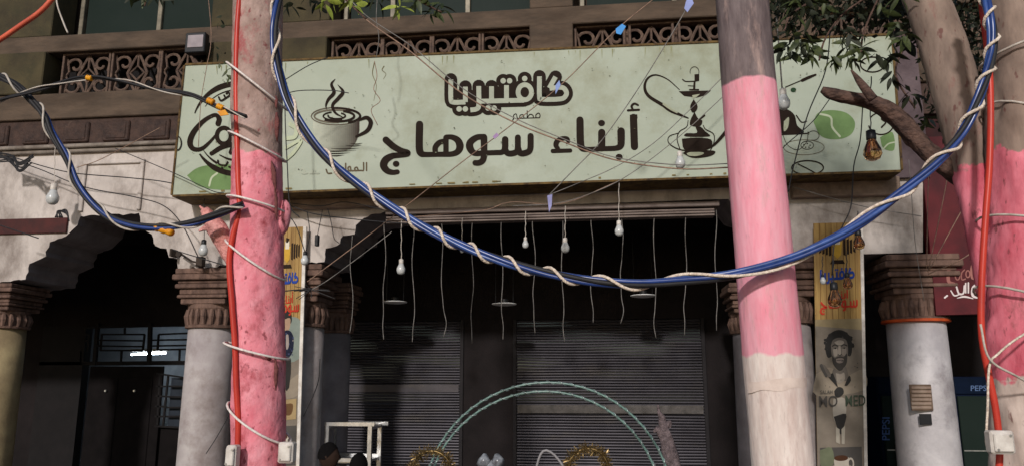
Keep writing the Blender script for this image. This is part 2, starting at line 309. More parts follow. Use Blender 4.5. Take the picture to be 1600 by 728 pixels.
def shutter(xa, xb, z0, z1, pitch):
    n = int((z1-z0)/pitch); f = MB(); f.box((xa-.05, YB-.09, z0), (xa, YB-.02, z1), .005).box((xb, YB-.09, z0), (xb+.05, YB-.02, z1), .005)
    sh = obj('rolling_shutter', f, mat('shutter_guide_metal', (.02, .017, .018)), B)
    s = MB()
    for i in range(n):
        z = z0+i*pitch; prof = [(.004, 0), (-.010, .14), (-.017, .42), (-.013, .7), (-.002, .86), (.008, .93), (.004, 1.0)]
        vs = []; dx = random.uniform(-.003, .003); nx = 9
        for dy, t in prof:
            for i_ in range(nx): x_ = xa+(xb-xa)*i_/(nx-1); vs.append((x_, YB-.05+dy+dx+.016*noise.noise(Vector((x_*1.3, 0, z*2.2))), z+t*pitch+.006*noise.noise(Vector((x_*1.1, 3, z*4)))))
        s.add(vs, [(nx*j+i_, nx*j+i_+1, nx*(j+1)+i_+1, nx*(j+1)+i_) for j in range(len(prof)-1) for i_ in range(nx-1)])
    obj('slats', s, shutter_m, sh, kind='stuff')
    return sh
shL = shutter(xs[3]+.02, xs[4]-.02, .13, zsh, .037); shR = shutter(xs[5]+.02, xs[6]-.02, .13, zsh, .037)
q = MB()                                                              # lock rail and lock boxes on the right shutter
obj('lock_rail', MB().box((xs[5]+.03, YB-.085, ZZ(645, 950, YB)), (xs[6]-.03, YB-.072, ZZ(632, 950, YB)), .003), mat('worn_grey_metal', (.10, .09, .085), (.05, .045, .04), scale=9, rough=.5, metal=.4), shR)
obj('lock_rail', MB().box((xs[3]+.03, YB-.085, ZZ(612, 600, YB)), (xs[4]-.03, YB-.072, ZZ(600, 600, YB)), .003), shutter_m, shL)
# shutter housing under the sign
hz = ZZ(338, 850, -.02)
hs = MB(); xa, xb = XX(604, 335, 0), XX(1124, 335, 0)
hs.box((xa, -.06, hz+.055), (xb, .1, hz+.11), .008); hs.box((xa, -.03, hz-.01), (xb-.05, .12, hz+.012), .004).box((xa, -.015, hz-.035), (xb-.05, .12, hz-.015), .004).box((xa, -.02, hz+.02), (xb-.05, .12, hz+.04), .004)
obj('awning_rail', hs, mat('old_beige_metal', A(120, 106, 98), A(80, 68, 62), scale=8, rough=.6, stretch=(.3, 1, 1)), B)
obj('fascia_beam', MB().box((XX(440, 310, -.05), -.12, ZZ(326, 520, -.05)), (XX(598, 310, -.05), -.001, ZZ(300, 520, -.05)), .01), mat('dusty_beige_board', A(138, 118, 104), A(104, 88, 76), scale=6, rough=.9, bump=.2), B)
obj('fascia_beam', MB().box((XX(1236, 300, -.05), -.12, ZZ(308, 1330, -.05)), (XX(1404, 300, -.05), -.001, ZZ(280, 1330, -.05)), .01), MATS['dusty_beige_board'], B)
# columns
shaft_m = mat('painted_column_plaster', A(166, 158, 154), A(140, 130, 128), scale=3, rough=.75, bump=.15, bscale=8, c3=A(112, 98, 92), s3=2, t3=(.5, .75))
yel_m = mat('yellowed_column_plaster', A(150, 134, 100), A(120, 104, 78), scale=3, rough=.8, bump=.15)
def column(px, pyc, pyt, mshaft=shaft_m, Y=.28, r=.262, ring=None, fl=None):
    x = XX(px, 600, Y); zc = ZZ(pyc, px, Y-r); zt = ZZ(pyt, px, Y-.3)
    s = MB().lathe([(r*1.05, .13), (r*1.05, .2), (r*1.02, .8), (r, 1.6), (r*.97, zc)], (x, Y, 0), 40); sh = obj('column', s, mshaft, B, smooth=True)
    n = 24; c = MB(); H = zt-zc
    prof = [(.97, 0), (1.10, .01), (1.12, .05), (1.0, .07), (1.0, .30), (1.05, .34), (1.05, .40)]
    c.lathe([(r*a, zc+H*b) for a, b in prof], (x, Y, 0), 32)
    for k in range(22):                                               # upright leaves round the neck
        a = 2*math.pi*k/22; cx_, cy_ = x+math.cos(a)*r*1.03, Y+math.sin(a)*r*1.03
        c.tube([(cx_, cy_, zc+H*.06), (cx_+math.cos(a)*.012, cy_+math.sin(a)*.012, zc+H*.2), (cx_, cy_, zc+H*.32)], [.02, .03, .018], 6)
    cp = obj('capital', c, cap_m, sh)
    st = MB()
    for j, (a, b0, b1) in enumerate(((1.0, .40, .5), (1.12, .50, .56), (1.05, .56, .66), (1.2, .66, .74), (1.12, .74, .80), (1.3, .80, .9), (1.22, .9, 1.0))):
        e = r*a*1.0; st.box((x-e, Y-e, zc+H*b0), (x+e, Y+e, zc+H*b1-.004), .01)
    obj('abacus', st, cap_m, sh)
    if ring: obj('painted_band', MB().lathe([(r*1.03, zc-.012), (r*1.13, zc-.005), (r*1.13, zc+.016), (r*1.10, zc+.022)], (x, Y, 0), 32), mat('orange_paint', A(190, 78, 30), A(140, 56, 26), rough=.6), sh)
    return sh, x, zc
column(-8, 512, 442, yel_m); column(325, 512, 418); column(468, 510, 412, r=.25); column(1232, 505, 400); c5 = column(1440, 500, 397, mat('whitewashed_column', A(184, 178, 176), A(154, 148, 148), scale=2.5, rough=.6, bump=.2, c3=A(112, 104, 104), s3=2, t3=(.52, .72)), ring=True, r=.285)
column(1182, 520, 440, Y=1.15, r=.24, mshaft=mat('grey_column_plaster', A(120, 114, 116), A(96, 90, 92), scale=3)); column(520, 520, 440, Y=1.15, r=.2, mshaft=MATS['grey_column_plaster'])
# lit doorway at the left: frame, transom grille, door, side window, room behind
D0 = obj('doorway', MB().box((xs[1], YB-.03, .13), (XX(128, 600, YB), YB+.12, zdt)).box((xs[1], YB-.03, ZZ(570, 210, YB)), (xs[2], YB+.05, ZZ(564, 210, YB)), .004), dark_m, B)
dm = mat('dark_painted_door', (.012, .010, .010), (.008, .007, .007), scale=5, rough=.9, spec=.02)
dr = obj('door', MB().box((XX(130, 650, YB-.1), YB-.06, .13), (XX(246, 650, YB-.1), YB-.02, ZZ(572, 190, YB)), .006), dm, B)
for k, (a, b) in enumerate(((138, 184), (192, 238))):
    obj('door_panel', MB().box((XX(a, 650, YB), YB-.075, .25), (XX(b, 650, YB), YB-.062, ZZ(590, 190, YB)), .006), dm, dr)
    obj('door_knob', MB().lathe([(.012, 0), (.022, .01), (.014, .03)], P(166 if k == 0 else 211, 610, YB-.08), 10, (0, -1, 0)), steel_m, dr)
gm = MB()
def gbar(a, b, w_=.024): gm.bar(P(*a, YB-.05), P(*b, YB-.05), w_)
for a, b in (((128, 512), (296, 508)), ((128, 566), (296, 564)), ((153, 512), (148, 566)), ((236, 510), (233, 566)), ((159, 522), (226, 522)), ((159, 522), (157, 547)), ((157, 547), (223, 547)), ((226, 522), (223, 547)), ((195, 512), (195, 522)), ((190, 547), (189, 565)),
             ((152, 531), (224, 532)), ((152, 540), (224, 541)), ((128, 522), (140, 522)), ((140, 522), (137, 548)), ((120, 531), (139, 532)), ((248, 522), (298, 520)), ((248, 522), (246, 546)), ((246, 546), (296, 545)), ((238, 531), (296, 530)), ((238, 540), (296, 539)), ((281, 546), (280, 564)), ((125, 548), (124, 565)),
             ((245, 583), (292, 590)), ((263, 585), (255, 665)), ((244, 603), (262, 603)), ((244, 618), (262, 619)), ((243, 634), (260, 635)), ((242, 650), (259, 650)), ((250, 585), (246, 665)), ((242, 665), (296, 668)),
             ((264, 603), (290, 603)), ((262, 619), (288, 620)), ((261, 636), (287, 636)), ((260, 650), (285, 650))): gbar(a, b)
for a, b in (((153, 505), (148, 568)), ((235, 505), (233, 568))): gbar(a, b, .05)
obj('window_grille', gm, dark_m, D0)
obj('door_side_panel', MB().box((XX(243, 650, YB), YB+.0, .13), (xs[2], YB+.04, ZZ(667, 260, YB)), .004), dm, D0)
obj('tilted_shutter_panel', MB().box((XX(265, 620, YB), YB+.01, ZZ(667, 260, YB)), (xs[2], YB+.03, ZZ(590, 270, YB))), mat('dim_blue_panel', (.02, .026, .036)), D0)
roomm = mat('pale_room_plaster', (.40, .42, .44), (.24, .26, .28), scale=3, rough=.9)
xr0, xr1 = XX(-60, 600, YB+3), XX(420, 600, YB+3); rz = zdt+.9
rm = MB().box((xr0, YB+2.4, .13), (xr1, YB+2.5, rz)).box((xr0-.1, YB+.2, .13), (xr0, YB+2.5, rz)).box((xr1, YB+.2, .13), (xr1+.1, YB+2.5, rz)).box((xr0, YB+.2, rz), (xr1, YB+2.5, rz+.1)).box((xr0, YB+.19, zdt+.02), (xs[1], YB+.21, rz))
obj('lit_room_wall', rm, roomm, B)
tl = P(232, 553, YB+1.5); tb = MB().tube([tl+Vector((-.30, 0, .0)), tl+Vector((.30, 0, .02))], .016, 10)
T1 = empty('tube_lamp', tl, 'lit bluish-white tube lamp glowing inside the room behind the left doorway', 'lamp')
obj('lamp_tube', tb, emit('tube_glow', (.74, .87, 1.0), 42), T1); obj('lamp_housing', MB().box(tl+Vector((-.34, -.03, .05)), tl+Vector((.34, .03, .09)), .004), whitepl, T1)
# red board above the far left arch, striped awning edge
rb = MB().box(P(-330, 374, -.03), (XX(104, 350, -.03), -.002, ZZ(341, 60, -.03)), .004); tag(obj('red_board', rb, mat('dull_maroon_paint', A(70, 26, 22), A(48, 20, 18), rough=.6)), 'dull maroon board across the wall at the far left above the arch', 'board')

# ================================================================== SIGN
SY = -.42
def sp(px, py): q = P(px, py, SY); return (q.x, q.z)
sgn = empty('shop_sign', P(830, 300, SY), 'long pale green cafe signboard with brown Arabic lettering above the shutters', 'signboard')
tl_, bl_, br_, tr_ = sp(290, 103), sp(270, 305), sp(1407, 266), sp(1392, 56)
zb_, zt_ = (bl_[1]+br_[1])/2, (tl_[1]+tr_[1])/2; xl_, xr_ = (tl_[0]+bl_[0])/2, (tr_[0]+br_[0])/2
sign_m = mat('dimmed_green_vinyl', A(170, 176, 158, 1), A(158, 165, 146, 1), scale=1.2, rough=.5, spec=.2, c3=A(132, 132, 104, 1), s3=1.1, t3=(.50, .76), bump=.22, bscale=1.6)  # green dimmed in the colour itself, as lamp light weakens with distance
obj('sign_panel', MB().prism([bl_, br_, tr_, tl_], SY, SY+.03), sign_m, sgn)
fm = MB()
def lerp2(a, b, t): return (a[0]+(b[0]-a[0])*t, a[1]+(b[1]-a[1])*t)
for a, b in ((bl_, br_), (br_, tr_), (tr_, tl_), (tl_, bl_)):
    d = Vector((b[0]-a[0], b[1]-a[1])).normalized(); n = Vector((d.y, -d.x)); t = .022
    fm.prism([(a[0]-d.x*.0, a[1]-d.y*.0), (b[0], b[1]), (b[0]+n.x*t, b[1]+n.y*t), (a[0]+n.x*t, a[1]+n.y*t)], SY-.012, -.03)
obj('sign_frame', fm, rust_m, sgn)
obj('sign_back', MB().prism([bl_, br_, tr_, tl_], -.06, -.035), rust_m, sgn)

class Decal:
    """flat print drawn as thin shapes on an upright plane; coordinates measured on the photograph"""
    def __init__(s, Y, ox=0, oy=0, sc=1.0, eps=.00012, fn=None, k0=0): s.Y, s.ox, s.oy, s.sc, s.eps = Y, ox, oy, sc, eps; s.m = MB(); s.k = k0; s.fn = fn
    def _p(s, p):
        x, y = p[0], p[1]
        if s.fn: return s.fn(s.ox+x/s.sc, s.oy+y/s.sc, s.Y-.0025-s.k*s.eps)
        return P(s.ox+x/s.sc, s.oy+y/s.sc, s.Y-.0025-s.k*s.eps)
    def poly(s, pts, col, smooth=0):
        if smooth: pts = cr(list(pts)+[pts[0]], smooth)[:-1]
        s.k += 1; tr = tessellate_polygon([[Vector((p[0], p[1], 0)) for p in pts]]); s.m.add([s._p(p) for p in pts], [tuple(t) for t in tr], col); return s
    def disc(s, c, rx, ry, col, n=20): return s.poly([(c[0]+rx*math.cos(2*math.pi*i/n), c[1]+ry*math.sin(2*math.pi*i/n)) for i in range(n)], col)
    def stroke(s, pts, w_, col, k=5, cap=True, closed=False):
        pts = [Vector((p[0], p[1], (p[2] if len(p) > 2 else (w_ if not isinstance(w_, (list, tuple)) else w_[0])))) for p in pts]
        if isinstance(w_, (list, tuple)):
            for i, p in enumerate(pts): p.z = w_[0]+(w_[1]-w_[0])*i/(len(pts)-1)
        q = cr(pts, k) if k else pts
        s.k += 1; L_, R_ = [], []
        for i, p in enumerate(q):
            a = q[max(i-1, 0)]; b = q[min(i+1, len(q)-1)]; d = Vector((b.x-a.x, b.y-a.y))
            d = d.normalized() if d.length > 1e-6 else Vector((1, 0)); n = Vector((-d.y, d.x))*p.z/2
            L_.append((p.x+n.x, p.y+n.y)); R_.append((p.x-n.x, p.y-n.y))
        n = len(q); s.m.add([s._p(p) for p in L_]+[s._p(p) for p in R_], [(i, i+1, n+i+1, n+i) for i in range(n-1)], col)
        if cap:
            for e in (q[0], q[-1]): s.disc((e.x, e.y), e.z/2, e.z/2, col, 14)
        return s
    def ring(s, c, rx, ry, w_, col, a0=0, a1=360, n=28, cap=False):
        return s.stroke([(c[0]+rx*math.cos(R(a0+(a1-a0)*i/n)), c[1]+ry*math.sin(R(a0+(a1-a0)*i/n))) for i in range(n+1)], w_, col, 0, cap)
    def done(s, name, parent, m=PRINT, label=None): return obj(name, s.m, m, parent, label=label)
INK = A(38, 28, 21, 1); PALE = A(170, 174, 156, .95)
def kafeteria(d, ink, pale, fat=146, thin=54):
    lines = [([(178, 180), (178, 400), (205, 438), (300, 438), (343, 436)], 0), ([(343, 262), (343, 436)], 0), ([(495, 255), (495, 470), (470, 515), (400, 527)], 0), ([(495, 428), (1010, 416)], 0), ([(640, 258), (640, 425)], 0), ([(810, 245), (810, 415)], 0),
             ([(1185, 145), (1185, 370), (1215, 405), (1420, 402), (1480, 370), (1490, 320), (1440, 270), (1300, 282)], 0), ([(1296, 278), (1368, 150)], 0)]
    dots = [(772, 195), (845, 195), (1017, 170), (272, 515), (342, 515), (600, 505), (670, 505)]
    if fat:
        for l, _ in lines: d.stroke(l, fat, ink, 4)
        d.disc((1018, 325), 150, 155, ink)
        for c in dots: d.disc(c, 80, 78, ink)
        d.poly([(178, 300), (500, 300), (1018, 200), (1185, 250), (1185, 400), (1000, 450), (500, 480), (178, 440)], ink)
    for l, _ in lines: d.stroke(l, thin, pale, 4, cap=False)
    d.ring((1018, 325), 76, 86, thin, pale)
    for c in dots: d.disc(c, 31, 31, pale)
def sohag(d, ink):
    d.stroke([(500, 165, 76), (497, 400, 76), (515, 462, 72), (560, 476, 56), (700, 474, 54), (830, 472, 56), (895, 445, 66), (918, 390, 78), (895, 330, 70), (840, 298, 56), (780, 294, 50)], 60, ink)
    d.stroke([(773, 300), (773, 460)], 56, ink, 0); d.stroke([(770, 330, 44), (705, 352, 56), (664, 400, 58), (662, 455, 56)], 52, ink)
    d.stroke([(1168, 292, 58), (1090, 300, 62), (1025, 350, 72), (1022, 410, 76), (1070, 462, 60), (1170, 460, 54), (1300, 456, 54), (1350, 452, 56), (1382, 420, 66), (1385, 320, 68)], 60, ink)
    d.stroke([(1166, 300), (1166, 480), (1150, 540), (1110, 562), (1075, 562)], [70, 58], ink)
    d.stroke([(1385, 420), (1410, 462), (1470, 462), (1512, 430), (1516, 300)], 62, ink, 4); d.stroke([(1516, 400), (1540, 460), (1600, 458), (1644, 420), (1648, 285)], 64, ink, 4)
    d.stroke([(152, 325, 70), (230, 392, 66), (310, 436, 62), (372, 455, 62), (370, 470, 60), (300, 482, 56), (220, 490, 62), (150, 530, 76), (128, 590, 78), (165, 642, 66), (220, 660, 54), (270, 655, 50)], 66, ink)
    d.disc((257, 572), 34, 31, ink)
def abnaa(d, ink):
    d.stroke([(1453, 175, 84), (1464, 505, 84)], 84, ink, 0); d.poly([(1411, 145), (1496, 140), (1500, 185), (1412, 185)], ink)
    d.stroke([(1505, 35, 22), (1465, 18, 26), (1432, 45, 28), (1445, 85, 24)], 24, ink); d.stroke([(1390, 95), (1515, 88)], 26, ink, 0)
    d.stroke([(845, 205, 82), (850, 450, 84), (870, 520, 76), (930, 538, 58), (1090, 530, 58), (1250, 524, 60), (1305, 495, 78), (1313, 430, 84), (1312, 330, 86)], 80, ink)
    d.stroke([(1092, 345), (1092, 520)], 82, ink, 0); d.disc((1090, 238), 39, 35, ink); d.disc((1290, 622), 40, 34, ink)
    d.stroke([(712, 445, 44), (700, 418, 50), (650, 412, 50), (590, 440, 58), (572, 490, 60), (600, 530, 40)], 44, ink); d.stroke([(535, 556, 48), (735, 550, 46)], 46, ink, 0)
d = Decal(SY, 680, 100, 7.273); kafeteria(d, INK, PALE); d.done('lettering', sgn)
d = Decal(SY, 580, 170, 6.618); sohag(d, INK); d.done('lettering', sgn)
d = Decal(SY, 790, 160, 7.273); abnaa(d, INK); d.done('lettering', sgn)
d = Decal(SY, 790, 160, 7.273)                                        # small word between the two lines
for l in ([(92, 185), (92, 150), (120, 135), (132, 185)], [(132, 186), (385, 178)], [(160, 183), (165, 150), (200, 145), (208, 180)], [(245, 100), (245, 180)], [(248, 175), (275, 140), (310, 150), (315, 178)], [(345, 178), (345, 145), (375, 125), (392, 150), (385, 178)], [(92, 185), (80, 205)]): d.stroke(l, 11, INK, 3)
d.done('lettering', sgn)
# coffee cup print
d = Decal(SY, 470, 110, 4.285)
nS = 22; rim = lambda x: 310+58*math.sqrt(max(0, 1-((x-235)/160)**2))
for i in range(nS):
    xa = 82+i*(392-82)/nS; xb = 82+(i+1)*(392-82)/nS; t = i/(nS-1)
    def bot(x): u = abs((x-238)/158); return 350+192*(1-u**3.2)**.5 if u < 1 else 350
    c = tuple((1-t)*a+t*b for a, b in zip(A(176, 178, 160), A(58, 48, 42))); d.poly([(xa, rim(xa)+6), (xb, rim(xb)+6), (xb, bot(xb)), (xa, bot(xa))], c)
d.ring((235, 308), 165, 58, 7, A(96, 86, 74)); d.ring((235, 308), 162, 52, 16, INK, -100, 60)
d.ring((230, 308), 140, 42, 11, A(104, 96, 82), 80, 300); d.ring((245, 308), 112, 36, 16, INK, -70, 140); d.ring((235, 308), 85, 28, 10, INK, 60, 250); d.ring((240, 306), 58, 20, 11, INK, -60, 200)
d.stroke([(230, 60, 3), (205, 95, 18), (222, 150, 24), (185, 195, 20), (168, 235, 12), (172, 262, 3)], 10, INK)
d.stroke([(247, 98, 3), (282, 145, 22), (250, 190, 24), (212, 235, 20), (230, 285, 16), (280, 315, 4)], 10, INK)
d.stroke([(392, 335, 14), (440, 318, 26), (468, 350, 30), (445, 405, 26), (372, 445, 16)], 20, INK)
for i, (a, b, y) in enumerate(((330, 412, 492), (300, 405, 505), (200, 390, 525), (110, 370, 540), (130, 330, 555), (180, 290, 570))): d.stroke([(a, y, 1), ((a+b)/2, y+3, 6), (b, y-3, 1)], 4, INK)
d.done('cup_print', sgn)
# hookah print
d = Decal(SY, 990, 90, 4.047); pl = A(150, 152, 128)
d.stroke([(290, 205, 5), (215, 140, 7), (140, 112, 10), (88, 135, 14), (70, 190, 18), (95, 245, 20), (180, 300, 22)], 10, INK)
d.stroke([(185, 300, 24), (230, 335, 22), (285, 360, 18), (345, 385, 8)], 20, INK); d.stroke([(190, 295, 14), (235, 328, 12), (275, 350, 8)], 10, pl)
d.poly([(285, 215), (490, 210), (455, 240), (400, 255), (320, 245)], INK); d.poly([(370, 240), (420, 232), (400, 250), (375, 262)], pl)
d.ring((385, 92), 28, 32, 4, INK, -200, 20); d.poly([(385, 108), (415, 105), (415, 150), (385, 155)], INK); d.stroke([(310, 140), (330, 153), (385, 152)], 7, INK, 3); d.poly([(380, 150), (392, 150), (390, 205), (375, 205)], INK); d.stroke([(345, 180), (385, 182)], 5, INK, 0); d.stroke([(355, 205), (410, 205)], 9, INK, 0)
d.poly([(380, 265), (405, 310), (390, 345), (368, 345), (358, 308)], INK, 4); d.poly([(385, 345), (410, 390), (435, 400), (420, 435), (362, 432), (358, 400)], INK, 3); d.stroke([(415, 395, 8), (448, 368, 12)], 10, INK, 0)
d.stroke([(345, 400, 5), (335, 440, 5), (290, 470, 6), (275, 520, 6), (300, 600, 6)], 5, INK); d.stroke([(440, 430, 5), (455, 455, 6), (505, 485, 6), (508, 540, 6), (480, 600, 6)], 5, INK)
d.poly([(390, 438), (425, 440), (455, 470), (480, 500), (330, 500), (335, 480), (400, 478)], INK, 3); d.poly([(305, 515), (400, 508), (490, 520), (485, 570), (400, 592), (320, 582)], INK, 3)
d.poly([(310, 605), (350, 590), (505, 590), (505, 615), (450, 632), (370, 635)], INK, 3); d.poly([(335, 608), (360, 600), (435, 600), (440, 612), (400, 624), (350, 622)], pl, 3)
d.stroke([(285, 478, 4), (225, 500, 5), (225, 545, 6), (300, 585, 7), (420, 590, 8), (500, 560, 14), (555, 505, 20), (590, 460, 20)], 8, INK)
d.done('hookah_print', sgn)
# round badge at the left end
d = Decal(SY, 265, 120, 4.043); GR = A(112, 138, 88, 1); gl = A(172, 178, 150)
d.poly([(110, 625), (170, 580), (250, 560), (400, 560), (520, 640), (500, 700), (320, 715), (180, 690)], GR, 5); d.stroke([(250, 690), (265, 640), (300, 610)], 12, gl); d.done('bean_print', sgn)
d = Decal(SY, 265, 120, 4.043, k0=20)
cx_, cy_ = 425, 330
d.ring((cx_, cy_), 284, 284, [6, 34], INK, 200, 245); d.ring((cx_, cy_), 284, 284, 34, INK, 245, 330); d.ring((cx_, cy_), 245, 245, [3, 8], INK, 215, 262)
d.ring((cx_, cy_), 284, 284, [10, 34], INK, 146, 120); d.ring((cx_, cy_), 252, 250, [4, 16], INK, 148, 120); d.ring((cx_, cy_), 284, 284, 34, INK, 120, 30)
d.stroke([(306, 298, 34), (312, 266, 32), (284, 243, 24), (215, 280, 27), (152, 350, 34), (128, 415, 36), (148, 456, 30), (200, 457, 25), (252, 415, 19), (296, 365, 14)], 20, INK)
d.ring((342, 374), 44, 50, 27, INK, 0, 360); d.stroke([(372, 335), (395, 350), (415, 345)], 18, INK); d.stroke([(264, 486, 26), (330, 446, 30), (400, 430, 32), (385, 480, 26)], 20, INK)
for fx in (0, 62): d.stroke([(482+fx, 262, 14), (462+fx, 246, 18), (440+fx, 280, 24), (425+fx, 370, 26), (412+fx, 470, 20)], 20, INK); d.stroke([(405+fx, 342), (470+fx, 330)], 14, INK, 0)
for fx in (0, 72): d.stroke([(520+fx, 358, 18), (572+fx, 340, 20), (560+fx, 312, 20), (526+fx, 330, 26), (526+fx, 390, 26), (590+fx, 378, 16)], 20, INK)
d.stroke([(315, 495, 6), (370, 520, 12), (430, 530, 12)], 6, INK)
for l in ([(310, 130), (322, 152), (350, 138), (344, 118)], [(345, 142), (378, 118), (372, 100), (358, 108)], [(378, 116), (400, 102), (395, 88)], [(305, 530), (310, 552), (350, 562), (366, 540)], [(375, 570), (398, 575), (402, 552)], [(330, 575), (333, 577)]): d.stroke(l, 11, INK, 4)
d.ring((45, 420), 28, 45, 7, INK, -90, 90)
d.stroke([(760, 300), (800, 330), (790, 380), (740, 390)], 26, gl); d.stroke([(735, 450, 20), (830, 400, 18), (790, 470, 22), (740, 520, 20)], 20, gl); d.done('badge_print', sgn)
d = Decal(SY, 470, 110, 4.285); TX = A(92, 80, 62)
for l in ([(440, 620), (440, 672)], [(420, 620), (420, 670), (405, 672)], [(405, 672), (290, 675)], [(385, 672), (375, 650), (360, 660), (368, 675)], [(335, 672), (330, 645), (315, 655), (322, 675)], [(300, 625), (300, 675)], [(285, 655), (270, 650), (265, 680), (258, 700)], [(225, 640), (225, 685)], [(205, 690), (180, 690), (170, 665)], [(120, 690), (60, 690)], [(95, 690), (95, 672)], [(40, 690), (10, 690), (-2, 670), (14, 660), (30, 690)], [(80, 690), (80, 670)]): d.stroke(l, 10, TX if l[0][0] > 160 else PALE, 3)
d.done('lettering', sgn)
# right end prints: flying cup, leaves blots, small circles
d = Decal(SY, 1200, 100, 3.83)
d.poly([(272, 350), (300, 295), (380, 278), (470, 295), (520, 350), (500, 420), (420, 452), (320, 435)], GR, 5); d.stroke([(310, 300), (375, 320), (385, 380), (430, 435)], 12, gl); d.done('bean_print', sgn); d = Decal(SY, 1200, 100, 3.83)
d.poly([(460, 205), (560, 210), (730, 260), (720, 275), (600, 270), (510, 245)], GR, 4); d.done('bean_print', sgn); d = Decal(SY, 1200, 100, 3.83); d.poly([(670, 440), (745, 410), (755, 515), (690, 505)], GR, 4); d.stroke([(690, 510), (720, 480), (755, 470)], 8, gl); d.done('bean_print', sgn); d = Decal(SY, 1200, 100, 3.83)
d.poly([(60, 265), (120, 275), (160, 310), (175, 370), (215, 405), (190, 420), (75, 418), (70, 350)], INK, 3); d.poly([(95, 345), (125, 320), (120, 380), (95, 405)], pl, 3); d.stroke([(170, 310), (200, 350), (230, 345)], 8, INK, 3)
d.stroke([(78, 425), (230, 418), (240, 410)], 7, INK, 3); d.stroke([(90, 430), (120, 490), (180, 515), (230, 470), (240, 420)], 3.5, INK, 5); d.ring((272, 430), 34, 28, 3.5, INK, -170, 110); d.ring((215, 500), 122, 45, 3, TX, -150, 200); d.ring((235, 488), 38, 24, 4, INK)
for p_ in ((215, 485), (235, 478), (252, 488), (225, 500), (245, 500)): d.disc(p_, 4.5, 4, INK, 8)
d.done('cup_print', sgn)
def D2(): return Decal(SY, 1200, 100, 3.83, k0=15)
d = D2(); d.ring((237, 622), 95, 42, 8, INK); d.stroke([(180, 600), (230, 625), (285, 655)], 7, INK); d.done('bean_print', sgn)
d = D2(); d.ring((677, 358), 75, 66, 8, INK, -150, 170); d.stroke([(695, 295), (680, 330), (705, 350), (680, 380)], 10, INK); d.done('bean_print', sgn)
d = D2(); d.stroke([(205, 100, 18), (245, 82, 18), (285, 66, 12)], 14, INK); d.stroke([(105, 140), (205, 98)], 6, INK, 0); d.done('spoon_print', sgn)
d = D2(); d.disc((152, 157), 17, 14, A(40, 60, 40)); d.done('bean_print', sgn); d = D2(); d.ring((625, 5), 72, 45, 8, INK); d.done('bean_print', sgn)
# peeled stain trickles on the panel
d = Decal(SY, 0, 0, 1); ST = A(104, 98, 72)
for x_, y_, ln in ((585, 98, 60), (600, 104, 20), (1180, 80, 40)): d.stroke([(x_, y_), (x_-3, y_+ln*.3), (x_+3, y_+ln*.6), (x_-1, y_+ln)], [1.6, .5], ST, 4)
for i in range(34):
    x_ = random.uniform(300, 1390); y_ = 103-(x_-290)*.0425+2; d.stroke([(x_, y_), (x_+random.uniform(-1, 1), y_+random.uniform(4, 18))], [random.uniform(.8, 2.2), .2], A(134, 134, 100), 0, cap=False)
for i in range(26):
    x_ = random.uniform(290, 1390); y_ = 301-(x_-270)*.0345; d.stroke([(x_, y_), (x_+random.uniform(2, 12), y_-.3)], random.uniform(1.0, 2.6), A(122, 108, 70), 0, cap=False)
for i in range(150):
    x_ = random.uniform(280, 1400); y_ = random.uniform(0, 1); yy = (103-(x_-290)*.0425+4)*(1-y_)+(300-(x_-270)*.0345-4)*y_; d.disc((x_, yy), random.uniform(.4, 1.6), random.uniform(.3, 1.1), random.choice([A(112, 112, 88, 1), A(128, 134, 112, 1), A(92, 84, 64, 1)]), 6)
tag(d.done('rust_stain', sgn), kind='stuff')

